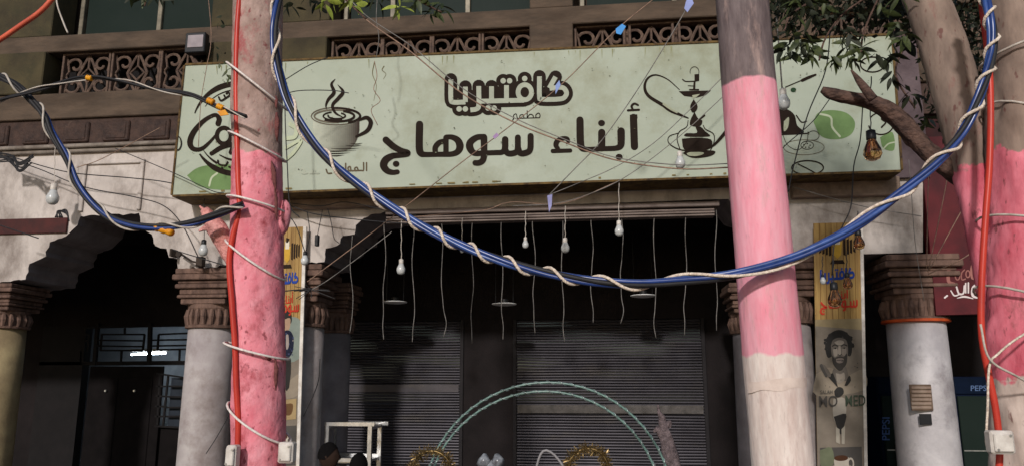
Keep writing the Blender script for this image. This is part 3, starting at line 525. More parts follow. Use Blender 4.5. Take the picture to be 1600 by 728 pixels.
# ================================================================== BANNERS
woodp = mat('printed_wood_plank_vinyl', A(160, 128, 72), A(132, 102, 58), scale=4, rough=.6, stretch=(6, 1, .4), c3=A(120, 88, 44), s3=3, t3=(.52, .7))
def banner(name_px, label, full):
    a, b, c_, e = name_px; Y = -.10
    root = empty('banner', P((c_[0]+e[0])/2, c_[1], Y), label, 'banner', 'banners hanging on the columns')
    pts = [pz(*p, Y) for p in (c_, e, b, a)]
    obj('banner_sheet', MB().prism(pts, Y, Y+.012), woodp, root)
    obj('banner_edge', MB().prism([pz(*p, Y) for p in ((e[0]-1, e[1]), (e[0]+4, e[1]), (b[0]+4, b[1]), (b[0]-1, b[1]))], Y-.008, Y+.02), whitepl, root)
    W = b[0]-a[0]
    def fn(u, v, Yv):                                                 # u 0..100 across, v in photo pixels down from the top
        t = v/(c_[1]-a[1]); xl = a[0]+(c_[0]-a[0])*t; xr = b[0]+(e[0]-b[0])*t; return P(xl+(xr-xl)*u/100, (a[1]+v)+((b[1]-a[1])*(u/100)), Yv)
    H = c_[1]-a[1]
    d = Decal(Y, fn=fn)
    for k in range(1, 8): d.stroke([(k*12.5, 0), (k*12.5, 150)], .9, A(96, 66, 34), 0, cap=False)
    # eagle emblem
    yk = A(44, 34, 26)
    for s_ in (-1, 1):
        for j in range(4): d.poly([(50+s_*(13+j*7), 26+j*1), (50+s_*(18+j*7), 24+j*1), (50+s_*(18+j*7), 52-j*1.5), (50+s_*(13+j*7), 50-j*1.5)], yk)
    d.poly([(40, 30), (60, 30), (58, 50), (50, 56), (42, 50)], A(190, 150, 60)); d.poly([(44, 22), (56, 22), (56, 34), (44, 34)], A(210, 200, 180)); d.poly([(38, 58), (62, 58), (66, 64), (34, 64)], yk); d.poly([(46, 16), (56, 18), (52, 24), (46, 24)], yk)
    # pictures below the words
    d.poly([(0, 150), (100, 150), (100, H), (0, H)], A(116, 106, 94)); d.poly([(0, 150), (100, 150), (100, 168), (0, 160)], A(138, 122, 92))
    g1, g2, g3 = A(46, 44, 42), A(124, 114, 102), A(74, 70, 66)
    d.poly([(0, 235), (30, 225), (60, 240), (100, 230), (100, 262), (0, 268)], A(134, 122, 106), 4)
    # portrait: curly hair, face, beard, collar
    if full:
        d.poly([(20, 196), (22, 182), (32, 172), (48, 167), (64, 170), (75, 180), (78, 194), (74, 208), (62, 206), (40, 206), (26, 210)], g1, 4)
        for _ in range(34): a_ = random.uniform(2.9, 6.5); d.disc((49+29*math.cos(a_)*random.uniform(.85, 1.12), 191+21*math.sin(a_)), random.uniform(2, 5), random.uniform(1.2, 2.8), g1, 7)
        gm_ = A(98, 90, 82)
        d.poly([(33, 190), (38, 182), (52, 179), (66, 184), (69, 200), (65, 218), (52, 228), (40, 222), (34, 206)], gm_, 4)
        d.poly([(40, 186), (50, 183), (60, 185), (58, 190), (46, 190)], A(142, 132, 120), 3); d.poly([(37, 197), (46, 196), (46, 206), (39, 208)], A(140, 130, 118), 3); d.poly([(56, 197), (65, 196), (64, 206), (57, 206)], A(122, 112, 102), 3); d.poly([(49, 192), (53, 192), (54, 204), (50, 206), (47, 204)], A(136, 126, 114), 2)
        d.poly([(35, 206), (40, 211), (45, 209), (52, 208), (60, 209), (66, 204), (66, 218), (58, 228), (50, 231), (42, 226), (36, 218)], A(58, 54, 50), 3); d.poly([(43, 212), (51, 211), (59, 212), (58, 217), (51, 219), (44, 217)], A(116, 104, 96), 3); d.stroke([(45, 214), (58, 214)], 1.1, g1, 0)
        d.stroke([(36, 192), (41, 190), (47, 192)], 1.9, g1, 3); d.stroke([(55, 192), (60, 190), (67, 192)], 1.9, g1, 3); d.disc((42, 195.5), 2.4, 1.2, g1, 8); d.disc((61, 195.5), 2.4, 1.2, g1, 8); d.stroke([(48, 205), (51, 207), (55, 205)], 1.2, g1, 3)
        d.poly([(38, 226), (34, 236), (40, 248), (54, 246), (66, 246), (68, 234), (62, 224), (52, 232)], gm_, 3); d.poly([(42, 234), (52, 236), (60, 234), (60, 246), (46, 250)], A(132, 122, 110), 3); d.poly([(26, 240), (36, 234), (46, 256), (38, 250)], g1, 2); d.poly([(60, 254), (70, 238), (74, 246), (66, 254)], g1, 2)
        d.poly([(8, 222), (13, 219), (25, 236), (20, 240)], g3, 2); d.poly([(14, 220), (20, 222), (32, 236), (26, 240)], gm_, 2)
        for _ in range(16): d.disc((random.uniform(8, 92), random.uniform(172, 258)), random.uniform(.6, 2), random.uniform(.4, 1.2), g3, 6)
        # small standing figure splitting a word
        d.poly([(38, 262), (46, 256), (56, 258), (58, 266), (48, 272), (40, 270)], g1, 3); d.poly([(36, 274), (60, 274), (62, 300), (54, 312), (40, 312), (34, 296)], A(146, 138, 126), 3); d.poly([(36, 302), (62, 298), (58, 316), (50, 330), (40, 312)], g1, 3); d.poly([(40, 318), (48, 322), (48, 345), (40, 342)], A(150, 142, 128)); d.poly([(52, 322), (60, 316), (58, 345), (52, 345)], A(150, 142, 128))
        y0 = 350
    else:
        d.poly([(6, 150), (60, 140), (100, 150), (100, 205), (6, 205)], A(124, 132, 122), 4)
        d.poly([(36, 136), (52, 130), (66, 134), (70, 146), (62, 152), (40, 154)], g1, 4); d.poly([(44, 144), (64, 142), (64, 156), (54, 164), (44, 158)], A(160, 132, 108), 4); d.poly([(34, 170), (50, 161), (68, 163), (78, 176), (74, 196), (58, 204), (38, 198)], A(34, 37, 52), 4)
        for _ in range(30): d.disc((random.uniform(38, 76), random.uniform(164, 200)), random.uniform(1, 3.5), random.uniform(.8, 2), random.choice([A(64, 70, 98), A(24, 24, 34), A(120, 112, 110), A(46, 52, 78)]), 6)
        d.poly([(52, 168), (60, 168), (62, 186), (54, 190)], A(150, 138, 130), 3)
        d.poly([(44, 206), (70, 206), (66, 250), (50, 250)], g1, 2); d.poly([(8, 270), (92, 268), (92, 300), (8, 302)], A(150, 128, 92)); d.poly([(50, 276), (80, 276), (76, 292), (56, 292)], A(96, 70, 46), 3)
        y0 = 310
    d.poly([(6, y0), (94, y0), (94, y0+62), (6, y0+62)], g3); d.disc((50, y0+40), 34, 14, g2); d.disc((50, y0+38), 24, 9, g3); d.poly([(34, y0+16), (66, y0+16), (60, y0+42), (40, y0+42)], A(168, 158, 144), 2); d.disc((50, y0+17), 15, 4.5, A(70, 46, 32)); d.ring((70, y0+26), 6, 8, 3, A(168, 158, 144)); d.poly([(6, y0+4), (30, y0), (34, y0+26), (8, y0+30)], A(98, 102, 80), 3)
    d.done('banner_print', root)
    # words
    x_c = 200/7.273
    BL, RD = A(40, 66, 140), A(178, 56, 40)
    def sub(u0, v0, su, sv, f, col, **k_):
        dd = Decal(Y, fn=lambda x_, y_, Yv: fn(u0+x_*su, v0+y_*sv, Yv-.001)); f(dd, col, **k_); dd.done('lettering', root)
    sub(17, 78-6, .0475, .062, lambda dd, col: (kafeteria(dd, A(210, 196, 160), col, 0, 62)), BL) if False else None
    dd = Decal(Y, fn=lambda x_, y_, Yv: fn(14+(x_-178)*.0535, 70+(y_-140)*.060, Yv-.004)); kafeteria(dd, PALE, BL, 0, 66); dd.done('lettering', root)
    dd = Decal(Y, fn=lambda x_, y_, Yv: fn(40+(x_-535)*.032, 100+(y_-10)*.034, Yv-.004)); abnaa(dd, RD); dd.done('lettering', root)
    dd = Decal(Y, fn=lambda x_, y_, Yv: fn(12+(x_-120)*.051, 122+(y_-285)*.052, Yv-.004)); sohag(dd, RD); dd.done('lettering', root)
    return root, fn
bn1, f1 = banner(((424, 356), (475, 354), (418, 760), (463, 760)), 'wood-print banner with eagle emblem behind the left pink trunk', False)
bn2, f2 = banner(((1271, 349), (1344, 347), (1278, 760), (1352, 760)), 'wood-print banner with footballer portrait hanging right of the pink pole', True)
def text(s, fn, u, v, hu, hv, col, parent, name='lettering', Y=-.10, dy=.022, rot=0):
    cu = bpy.data.curves.new('t', 'FONT'); cu.body = s; cu.resolution_u = 3; cu.offset = .010; o = bpy.data.objects.new('t', cu); S.collection.objects.link(o)
    dg = bpy.context.evaluated_depsgraph_get(); dg.update(); me = o.evaluated_get(dg).to_mesh(); mb = MB()
    vs = []
    for q in me.vertices:
        x_, y_ = q.co.x, q.co.y
        if rot: x_, y_ = -y_, x_
        vs.append(fn(u+x_*hu, v-y_*hv, Y-dy))
    mb.add(vs, [tuple(p.vertices) for p in me.polygons], col); o.evaluated_get(dg).to_mesh_clear(); bpy.data.objects.remove(o)
    return obj(name, mb, PRINT, parent)
text('SALAH', f2, 8, 266, 9, 8, A(80, 76, 70), bn2); text('MO', f2, 4, 286, 26, 24, A(70, 66, 62), bn2); text('MED', f2, 60, 286, 22, 24, A(60, 68, 56), bn2)

# ================================================================== RIGHT NEIGHBOUR: red sign, fridges
def box_px(mb, pa, pb, ya, yb, Y, Y2, bev=.005):
    a = P(pa, (ya+yb)/2, Y); b = P(pb, (ya+yb)/2, Y); mb.box((a.x, Y, ZZ(yb, (pa+pb)/2, Y)), (b.x, Y2, ZZ(ya, (pa+pb)/2, Y)), bev); return mb
NB = empty('neighbour_shop', P(1560, 700, .1), 'dark neighbouring shop front at the right edge beyond the white wall', 'building')
obj('shop_wall', MB().box((XX(1444, 200), .1, ZZ(222, 1500)), (XR2, .12, TOPZ+.5)).box((XX(1444, 200), .10, ZZ(400, 1500)), (XX(1462, 200), .8, ZZ(222, 1500))), mat('maroon_wall', A(58, 26, 26), A(40, 22, 22), scale=3), NB)
obj('shop_wall', MB().box((XX(1385, 200, -.02), -.06, ZZ(280, 1410)), (XX(1443, 200, -.02), .011, ZZ(60, 1410))), mat('grey_purple_plaster', A(96, 82, 84), A(70, 58, 60), scale=4, bump=.2), NB)
RS = empty('drinks_sign', P(1490, 470, -.03), 'dark red soft drink sign with white script behind the leaning trunk', 'sign')
red_m = mat('deep_red_sign_face', A(92, 30, 34), A(58, 20, 24), scale=2, rough=.5, spec=.2)
obj('sign_face', MB().prism([pz(1437, 215, -.03), pz(1640, 205, -.03), pz(1640, 487, -.03), pz(1463, 492, -.03)], -.03, .09), red_m, RS)
d = Decal(-.03, 1430, 200, 2.6); wsc = A(214, 200, 196); fsc = A(150, 100, 92)
d.stroke([(165, 545, 8), (140, 560, 12), (135, 620, 14), (160, 630, 6)], 8, fsc); d.ring((172, 600), 9, 16, 5, fsc); d.stroke([(200, 575), (188, 590), (190, 615), (204, 612)], 5, fsc); d.ring((214, 592), 8, 14, 5, fsc); d.stroke([(240, 540), (228, 570), (232, 610), (250, 600)], 9, fsc)
d.stroke([(120, 688), (130, 680)], 7, wsc, 0); d.stroke([(145, 660, 5), (160, 680, 6), (185, 672, 5)], 5, wsc); d.stroke([(168, 645), (178, 672), (196, 670), (200, 640)], 7, wsc); d.stroke([(205, 630), (205, 668)], 6, wsc, 0); d.stroke([(216, 628), (216, 668)], 6, wsc, 0); d.stroke([(262, 632, 5), (236, 645, 10), (234, 680, 10), (262, 690, 6)], 8, wsc); d.stroke([(170, 690, 2), (200, 684, 8), (235, 692, 3)], 5, wsc)
d.done('lettering', RS)
def fridge(px0, px1, py0, Y, label, text_s, rot, fc):
    root = empty('drinks_fridge', P((px0+px1)/2, 740, Y), label, 'fridge', 'drinks fridges in the dark shop')
    b = MB(); x0, x1 = XX(px0, 660, Y), XX(px1, 660, Y); zt = ZZ(py0, (px0+px1)/2, Y)
    obj('cabinet', b.box((x0, Y, .16), (x1, Y+.6, zt), .015), fc, root); hd = .19
    obj('header_panel', MB().box((x0+.01, Y-.02, zt-hd), (x1-.01, Y-.001, zt-.01), .006), mat('blue_header', (.005, .010, .026), (.004, .008, .018), rough=.8, spec=.05), root)
    obj('glass_door', MB().box((x0+.03, Y-.03, .3), (x1-.03, Y-.002, zt-hd-.02), .006), win_glass, root)
    for zz_ in (.7, 1.0): obj('door_shelf', MB().box((x0+.04, Y-.035, zz_), (x1-.04, Y-.031, zz_+.012)), steel_m, root)
    obj('handle', MB().box((x1-.07, Y-.06, .7), (x1-.05, Y-.03, 1.1), .004), steel_m, root)
    return root
fcab = mat('navy_fridge_paint', (.005, .009, .026), (.004, .007, .018), rough=.8, spec=.05)
fr1 = fridge(1375, 1404, 588, 1.2, 'narrow blue drinks fridge between the banner and the white column', '', 1, fcab)
text('PEPSI', lambda u, v, Y: P(u, v, Y), 1390, 688, 17, 17, A(70, 92, 138), fr1, Y=1.2, dy=.05, rot=1)
fr2 = fridge(1494, 1575, 588, 1.2, 'dark blue drinks fridge at the far right between column and trunk', '', 0, fcab)
text('PEPSI', lambda u, v, Y: P(u, v, Y), 1516, 610, 13, 12, A(86, 106, 140), fr2, Y=1.2, dy=.03)
# ventilation grille and black sticker on the right column
x5, z5 = c5[1], c5[2]
VG = empty('vent_grille', P(1440, 642, -.03), 'small brown slatted vent cover on the white right column', 'vent')
obj('vent_frame', box_px(MB(), 1423, 1457, 600, 641, -.035, -.012), mat('brown_wood_slat', A(120, 100, 84), A(80, 64, 52)), VG)
for k in range(6): obj('slat', box_px(MB(), 1424.5, 1455.5, 603+k*6.2, 607+k*6.2, -.045, -.036, .002), mat('pale_wood_slat', A(150, 132, 116), A(120, 100, 86)), VG)
tag(obj('black_sticker', box_px(MB(), 1437, 1456, 646, 663, -.026, -.018, .002), black_pl), 'black square sticker below the vent on the white right column', 'sticker')

# ================================================================== TREES AND POLE
def noisepath(pts, k=8, amp=0.0):
    q = cr(pts, k); return [p+Vector((noise.noise(p*1.7), noise.noise(p*1.7+Vector((9, 0, 0))), 0))*amp for p in q]
TY = -4.0
zl = lambda px, py, Y=TY: ZZ(py, px, Y)
pinkA, pinkB = A(236, 152, 160), A(204, 108, 120)
barkA, barkB = A(178, 152, 142), A(126, 104, 94)
trunkL = banded('pink_painted_bark', [(pinkA, pinkB, zl(400, 246)), (barkA, barkB, 99)], edge=.10, bump=.55, bscale=22, stretch=(1, 1, .7), stain=(A(150, 60, 66), .54, .70))
trunkR = banded('pink_painted_smooth_bark', [(A(206, 190, 178), A(164, 146, 134), zl(1575, 590)), (A(222, 130, 142), A(168, 66, 80), zl(1575, 246)), (A(146, 126, 112), A(108, 92, 82), 99)], edge=.12, bump=.7, bscale=9, stain=(A(122, 72, 68), .60, .74))
TL = empty('painted_tree', (P(402, 600, TY).x, TY, 0), 'pink painted tree trunk at left with red conduit and broken branch stub', 'tree')
def trunk_pts(lst, Y, ground=True):                                    # list of (cx, y, width px)
    pts = [P(c, y, Y) for c, y, w_ in lst]; rs = [w_/2*MPP(c, y, Y) for c, y, w_ in lst]
    if ground:
        a, b = pts[-2], pts[-1]; d_ = (b-a).normalized(); e = b+d_*(b.z-.0)/abs(d_.z); pts.append(e); rs.append(rs[-1]*1.15)
    q = cr([Vector((*p, r_)) for p, r_ in zip(pts, rs)], 16); return [Vector(v[:3]) for v in q], [v[3] for v in q]
tp, tr2 = trunk_pts([(406, -260, 66), (404, -60, 70), (403, 60, 71), (402, 160, 74), (402, 240, 72), (401, 330, 76), (402, 420, 79), (404, 520, 75), (403, 640, 79), (404, 760, 80)], TY)
tm = MB().tube(tp, tr2, 48, jit=.05); obj('trunk', tm, trunkL, TL, smooth=True)
def limb(mb, lst, Y, jit=.15, n=16, dY=None):
    pts = [P(c, y, Y+(dY[i] if dY else 0)) for i, (c, y, w_) in enumerate(lst)]; rs = [w_/2*MPP(c, y, Y) for c, y, w_ in lst]
    q = cr([Vector((*p, r_)) for p, r_ in zip(pts, rs)], 7); return mb.tube([Vector(v[:3]) for v in q], [v[3] for v in q], n, jit=jit)
bl = MB(); limb(bl, [(392, 432, 34), (372, 408, 34), (352, 376, 30), (336, 352, 27), (320, 328, 13)], TY-.02, .25); limb(bl, [(334, 356, 14), (322, 356, 10), (311, 361, 4)], TY-.02, .2, 8); limb(bl, [(330, 340, 12), (318, 328, 6), (312, 322, 2)], TY, .2, 8)
obj('broken_branch', bl, mat('pink_splashed_bark', A(212, 150, 142), A(160, 100, 92), scale=16, rough=.9, bump=1, bscale=40), TL, smooth=True)
bl = MB(); limb(bl, [(425, 372, 24), (441, 350, 22), (446, 326, 15), (444, 314, 7)], TY+.02, .2); obj('broken_branch', bl, trunkL, TL, smooth=True)
kn = MB()
for px, py, s_ in ((392, 320, 5), (394, 436, 7), (374, 430, 5), (416, 560, 5), (383, 402, 5), (384, 545, 4)):
    c = P(px, py, TY-.118); kn.tube([c+Vector((0, .03, 0)), c+Vector((-.006 if px < 400 else .006, -.012, .01))], [s_*.0026, s_*.0015], 8, jit=.3)
obj('bark_knot', kn, mat('dark_bark_knot', A(130, 70, 70), A(92, 48, 50), scale=20), TL, smooth=True)
sc_ = MB()
for pa, pb, w_ in (((431, 150), (432, 172), .008), ((432, 176), (433, 222), .014), ((424, 252), (431, 300), .013), ((429, 296), (433, 345), .010), ((430, 560), (431, 610), .010)):
    a_, b_ = P(pa[0], pa[1], TY-.085), P(pb[0], pb[1], TY-.085); sc_.tube([a_, a_+(b_-a_)*.3+Vector((.004, 0, 0)), a_+(b_-a_)*.7, b_], [w_*.3, w_, w_*.9, w_*.2], 8, jit=.4)
obj('bark_scar', sc_, mat('dark_bark_scar', A(112, 66, 62), A(80, 46, 44), scale=20, bump=.5), TL, smooth=True)
# right tree
TR = empty('painted_tree', (P(1600, 600, TY).x, TY, 0), 'thick pink and white painted tree at the right edge with a leaning limb', 'tree')
tp, tr2 = trunk_pts([(1612, -260, 124), (1607, -60, 124), (1604, 100, 122), (1606, 250, 120), (1605, 400, 116), (1604, 520, 118), (1607, 640, 116), (1611, 760, 122)], TY)
obj('trunk', MB().tube(tp, tr2, 64, jit=.12), trunkR, TR, smooth=True)
bl = MB(); limb(bl, [(1384, -160, 74), (1425, -60, 74), (1447, 0, 73), (1474, 80, 75), (1498, 158, 74), (1517, 258, 62), (1530, 330, 54), (1546, 415, 50), (1566, 500, 50), (1590, 580, 45)], TY+.06, .09, 40, dY=[.5, .38, .3, .25, .18, .12, .08, .04, 0, 0]); obj('limb', bl, trunkR, TR, smooth=True)
drym = mat('dry_brown_bark', A(98, 76, 66), A(50, 38, 34), scale=22, rough=.95, bump=1, bscale=45, stretch=(.6, 1, 1))
bl = MB(); limb(bl, [(1512, 290, 22), (1494, 272, 32), (1466, 250, 30), (1435, 222, 29), (1402, 184, 30), (1362, 160, 24), (1322, 152, 19), (1300, 147, 17), (1284, 140, 9)], TY+.22, .42, 20); limb(bl, [(1365, 155, 16), (1345, 130, 12), (1330, 110, 3)], TY+.08, .2, 8)
obj('broken_branch', bl, drym, TR, smooth=True)
# leaves
leafA = mat('green_leaf', A(150, 160, 66), A(84, 96, 38), scale=9, rough=.45, spec=.4); leafB = mat('dark_green_leaf', A(66, 74, 38), A(34, 42, 24), scale=20, rough=.5)
leafC = mat('dim_leaf', A(40, 44, 26), A(24, 28, 18), scale=14, rough=.6)
def leaf_mesh(nm, m):
    b = MB(); L_ = .108; n = 5; vs = []
    for i in range(n+1):
        t = i/n; hw = .019*math.sin(math.pi*min(1, t*1.02))**.8*(1.1-.4*t); z = -.02*t*t*1.2
        vs += [(t*L_, -hw, z+hw*.25), (t*L_, 0, z), (t*L_, hw, z+hw*.25)]
    b.add(vs, [(3*i, 3*i+1, 3*i+4, 3*i+3) for i in range(n)]+[(3*i+1, 3*i+2, 3*i+5, 3*i+4) for i in range(n)])
    me = bpy.data.meshes.new(nm); me.from_pydata(b.v, [], b.f); me.materials.append(m); me.shade_smooth(); return me
LM = [leaf_mesh('leaf', leafA), leaf_mesh('leaf', leafB), leaf_mesh('leaf', leafC)]
def leaves(parent, spots, ln=1.0, seed=1):
    rnd = random.Random(seed); og = ORG[parent.name]
    for (px, py, Y, n, spread, k, down) in spots:                      # one spray of leaves round a twig end
        c0 = P(px, py, Y); base = rnd.uniform(0, 6.28)
        for i in range(n):
            a = base+6.283*i/n+rnd.uniform(-.3, .3); dr_ = Vector((math.cos(a), rnd.uniform(-.5, .5), math.sin(a)*.8-down)).normalized()
            o = bpy.data.objects.new('leaf', LM[k]); S.collection.objects.link(o); o.parent = parent
            st_ = c0+Vector((rnd.gauss(0, spread), rnd.gauss(0, spread), rnd.gauss(0, spread)))*MPP(px, py, Y)
            o.location = st_-og; q = dr_.to_track_quat('X', 'Z'); o.rotation_mode = 'QUATERNION'
            o.rotation_quaternion = q @ Matrix.Rotation(rnd.uniform(-1.6, 1.6), 3, 'X').to_quaternion(); s_ = rnd.uniform(.7, 1.15)*ln; o.scale = (s_, s_*rnd.uniform(.8, 1.2), s_)
    return
def twigs(parent, lines, m=drym, r=.006):
    b = MB()
    for l, Y in lines: b.tube([P(x_, y_, Y) for x_, y_ in cr([Vector(p) for p in l], 5)] if False else cr([P(x_, y_, Y) for x_, y_ in l], 5), [r*1.3]+[r]*(len(cr([P(x_, y_, Y) for x_, y_ in l], 5))-1), 6, jit=.2)
    obj('twig', b, m, parent, smooth=True)
twigs(TL, [([(420, -160), (480, -60), (520, -20), (548, 8), (572, 30)], TY+.3), ([(480, -60), (570, -40), (620, -15), (660, 5), (690, 20)], TY+.3), ([(300, -80), (240, -30), (226, 10)], TY+.9), ([(420, -160), (350, -110), (300, -80)], TY+.9)])
leaves(TL, [(508, 4, TY+.3, 5, 2, 0, .5), (540, -6, TY+.3, 6, 3, 0, .7), (590, 2, TY+.3, 6, 3, 2, .6), (520, -8, TY+.3, 6, 3, 0, .5), (552, 4, TY+.3, 8, 3, 0, .6), (575, -14, TY+.3, 6, 3, 0, .4), (606, -16, TY+.3, 6, 3, 1, .6), (622, 8, TY+.3, 6, 3, 0, .5), (655, 2, TY+.3, 7, 3, 1, .5), (676, 20, TY+.3, 7, 3, 1, .5), (690, 8, TY+.3, 6, 3, 1, .4), (640, -16, TY+.3, 6, 4, 1, .5), (480, -10, TY+.9, 6, 4, 2, .6), (455, 10, TY+.9, 5, 4, 2, .5), (500, 10, TY+.9, 6, 4, 2, .5),
            (222, -8, TY+.9, 6, 4, 1, .5), (245, -2, TY+.9, 6, 4, 2, .5), (205, -14, TY+.9, 6, 3, 2, .5), (180, -16, TY+1, 6, 3, 2, .5), (266, -12, TY+1, 6, 3, 2, .5)], .98, 3)
leaves(TL, [(352, 100, TY+.9, 6, 6, 1, .6), (340, 78, TY+.9, 5, 6, 2, .5), (358, 118, TY+.9, 4, 3, 1, .8), (345, 30, TY+1, 5, 5, 2, .5)], .6, 4)
sp_ = []
rnd = random.Random(11)
for _ in range(36):
    px = rnd.uniform(1215, 1425); py = rnd.uniform(-30, 70+40*math.sin((px-1210)/200*3)); sp_.append((px, py, TY+rnd.uniform(.2, 1.0), 5, 5, 1 if rnd.random() < .35 else 2, .7))
sp_ += [(1270, 78, TY+.4, 5, 3, 1, 1.0), (1300, 90, TY+.4, 5, 3, 1, 1.2), (1262, 62, TY+.5, 5, 3, 1, .8), (1330, 72, TY+.4, 5, 3, 1, 1.0), (1395, 120, TY+.5, 6, 5, 2, .8), (1420, 150, TY+.5, 6, 5, 2, .8), (1445, 190, TY+.6, 5, 5, 1, .8), (1390, 90, TY+.5, 6, 6, 2, .8)]
leaves(TR, sp_, 1.0, 5)
fol = MB(); rnd = random.Random(4)
def leafquad(b, c, L_, rnd):
    dv = Vector((rnd.gauss(0, 1), rnd.gauss(0, 1), rnd.gauss(-.5, 1))).normalized(); sd = dv.cross(Vector((rnd.gauss(0, 1), rnd.gauss(0, 1), rnd.gauss(0, 1)))).normalized()*L_*.2
    b.add([c, c+dv*L_*.45+sd, c+dv*L_, c+dv*L_*.45-sd], [(0, 1, 2, 3)])
for k in range(95):
    if k < 62: px, py, Y, sg = rnd.uniform(1205, 1430), rnd.gauss(-20, 36), rnd.uniform(-3.2, -2.2), .11
    else: px, py, Y, sg = rnd.uniform(1478, 1540), rnd.uniform(-120, 210), rnd.uniform(-3.0, -1.8), .10
    c0 = P(px, py, Y)
    for i in range(44): leafquad(fol, c0+Vector((rnd.gauss(0, sg), rnd.gauss(0, sg), rnd.gauss(0, sg*.8))), rnd.uniform(.05, .09), rnd)
obj('foliage', fol, leafC, TR, kind='stuff')
twigs(TR, [([(1440, -60), (1380, -20), (1320, 20), (1290, 60), (1280, 95)], TY+.5), ([(1380, -20), (1300, -10), (1240, 20), (1225, 50)], TY+.6), ([(1440, 30), (1410, 80), (1400, 120), (1430, 170)], TY+.5), ([(1380, -20), (1350, 50), (1345, 90)], TY+.4)])
# the pole
PL = empty('painted_pole', (P(1220, 700, TY).x, TY, 0), 'tall round street pole painted pink over white with grey top', 'pole')
pole_m = banded('pink_and_white_pole_paint', [(A(226, 212, 202), A(198, 178, 168), zl(1205, 556)), (A(238, 164, 174), A(222, 136, 150), zl(1170, 147)), (A(128, 114, 112), A(84, 72, 72), 99)], edge=.03, bump=.3, bscale=14, stretch=(2, 2, .45), rough=.7, stain=(A(176, 150, 140), .56, .76), fleck=.22)
tp, tr2 = trunk_pts([(1140, -230, 76), (1152, -90, 79), (1159, 0, 82), (1171, 147, 85), (1190, 360, 90), (1207, 550, 95), (1223, 728, 97)], TY-.1)
obj('shaft', MB().tube(tp, tr2, 48, jit=.014), pole_m, PL, smooth=True)

sm = MB(); q0 = []
for i in range(19):
    a_ = R(200+140*i/18)
    for j, zz_ in enumerate((0, 1)):
        py_ = (592+1.5*math.sin(i*.5), 608+2*math.sin(i*.8+1))[j]; cpx = P(1211, py_, TY-.1); rr = 48.6*MPP(1211, py_, TY-.1); q0.append((cpx.x+math.cos(a_)*rr, TY-.1+math.sin(a_)*rr, cpx.z+.012*math.cos(a_)))
sm.add(q0, [(2*i, 2*i+2, 2*i+3, 2*i+1) for i in range(18)]); obj('old_tape_band', sm, mat('grimy_tape', A(204, 186, 174), A(180, 160, 148), scale=9, rough=.8), PL, smooth=True)

# ================================================================== CABLES
def px_path(lst, k=8): return cr([P(x_, y_, Y) for x_, y_, Y in lst], k)
def frames(pts):
    t0 = (pts[1]-pts[0]).normalized(); u = t0.cross(Vector((0, 0, 1)) if abs(t0.z) < .9 else Vector((0, 1, 0))).normalized(); out = []
    for i, p in enumerate(pts):
        t = (pts[min(i+1, len(pts)-1)]-pts[max(i-1, 0)]).normalized(); u = (u-t*u.dot(t)).normalized(); out.append((p, u, t.cross(u)))
    return out
def resample(pts, step):
    out = [pts[0]]; acc = 0
    for a, b in zip(pts, pts[1:]):
        L_ = (b-a).length; 
        while acc+L_ >= step:
            t = (step-acc)/L_; a = a+(b-a)*t; out.append(a); L_ = (b-a).length; acc = 0
        acc += L_
    return out
def helix(pts, r, pitch, ph=0, drift=0.0):
    fr_ = frames(pts); out = []; s_ = 0
    for i, (p, u, v) in enumerate(fr_):
        if i: s_ += (p-pts[i-1]).length
        pp = pitch(s_) if callable(pitch) else pitch
        a = ph+2*math.pi*s_/pp+drift*math.sin(s_*2.3+1); out.append(p+u*r*math.cos(a)+v*r*math.sin(a))
    return out
def bundle(name, label, lst, strands, br, rope, wrap_pitch, sr, rr=.006, strand_pitch=1.6):
    path = [p+Vector((noise.noise(p*3.1), noise.noise(p*3.1+Vector((5, 0, 0))), noise.noise(p*3.1+Vector((0, 7, 0)))))*.012 for p in resample(px_path(lst), .02)]; root = empty(name, path[len(path)//2], label, 'cable')
    for i, m in enumerate(strands):
        obj('cable_strand', MB().tube(helix(path, br, strand_pitch, 2*math.pi*i/len(strands), .5), sr, 8), m, root, smooth=True)
    if rope: obj('rope_wrap', MB().tube(helix(path, br+sr+rr*.7, wrap_pitch, 1.0, 1.2), rr, 8), rope, root, smooth=True)
    return root, path
CY = -4.32
main = [(448, -60, CY+.1), (432, 20, CY), (430, 70, CY), (438, 120, CY), (456, 170, CY), (500, 236, CY), (560, 290, CY), (640, 345, CY), (720, 384, CY), (800, 412, CY), (880, 432, CY), (960, 442, CY), (1040, 441, CY), (1120, 432, CY), (1200, 414, CY), (1270, 388, CY), (1340, 350, CY), (1400, 308, CY), (1460, 258, CY), (1505, 205, CY), (1535, 140, CY-.02), (1548, 80, CY), (1545, 20, CY), (1530, -50, CY+.1)]
bundle('cable_bundle', 'sagging blue cable bundle wrapped in pale rope strung across the whole front', main, [bluewire, bluewire2, bluewire, blackwire], .0125, ropem, lambda s_: .30+.03*math.sin(s_*1.7), .0118, .0078, 2.0)
left = [(380, 318, -4.2), (340, 334, -4.2), (290, 350, -4.2), (235, 356, -4.2), (185, 346, -4.2), (150, 322, -4.2), (122, 288, -4.2), (104, 250, -4.2), (80, 208, -4.2), (68, 180, -4.2), (50, 158, -4.2), (24, 132, -4.2), (-30, 108, -4.2)]
bundle('cable_bundle', 'dark blue cable bundle looping from the left trunk to the left edge', left, [bluewire, blackwire, blackwire, blackwire], .0115, whitewire, .34, .0105, .006)
top = [(385, 182, -4.25), (345, 168, -4.25), (300, 148, -4.25), (240, 138, -4.25), (190, 128, -4.25), (135, 122, -4.25), (80, 134, -4.25), (40, 146, -4.25), (-30, 168, -4.25)]
bundle('cable_bundle', 'thin black cable bundle with white wire crossing left of the trunk', top, [blackwire, blackwire], .006, whitewire, .5, .007, .004)
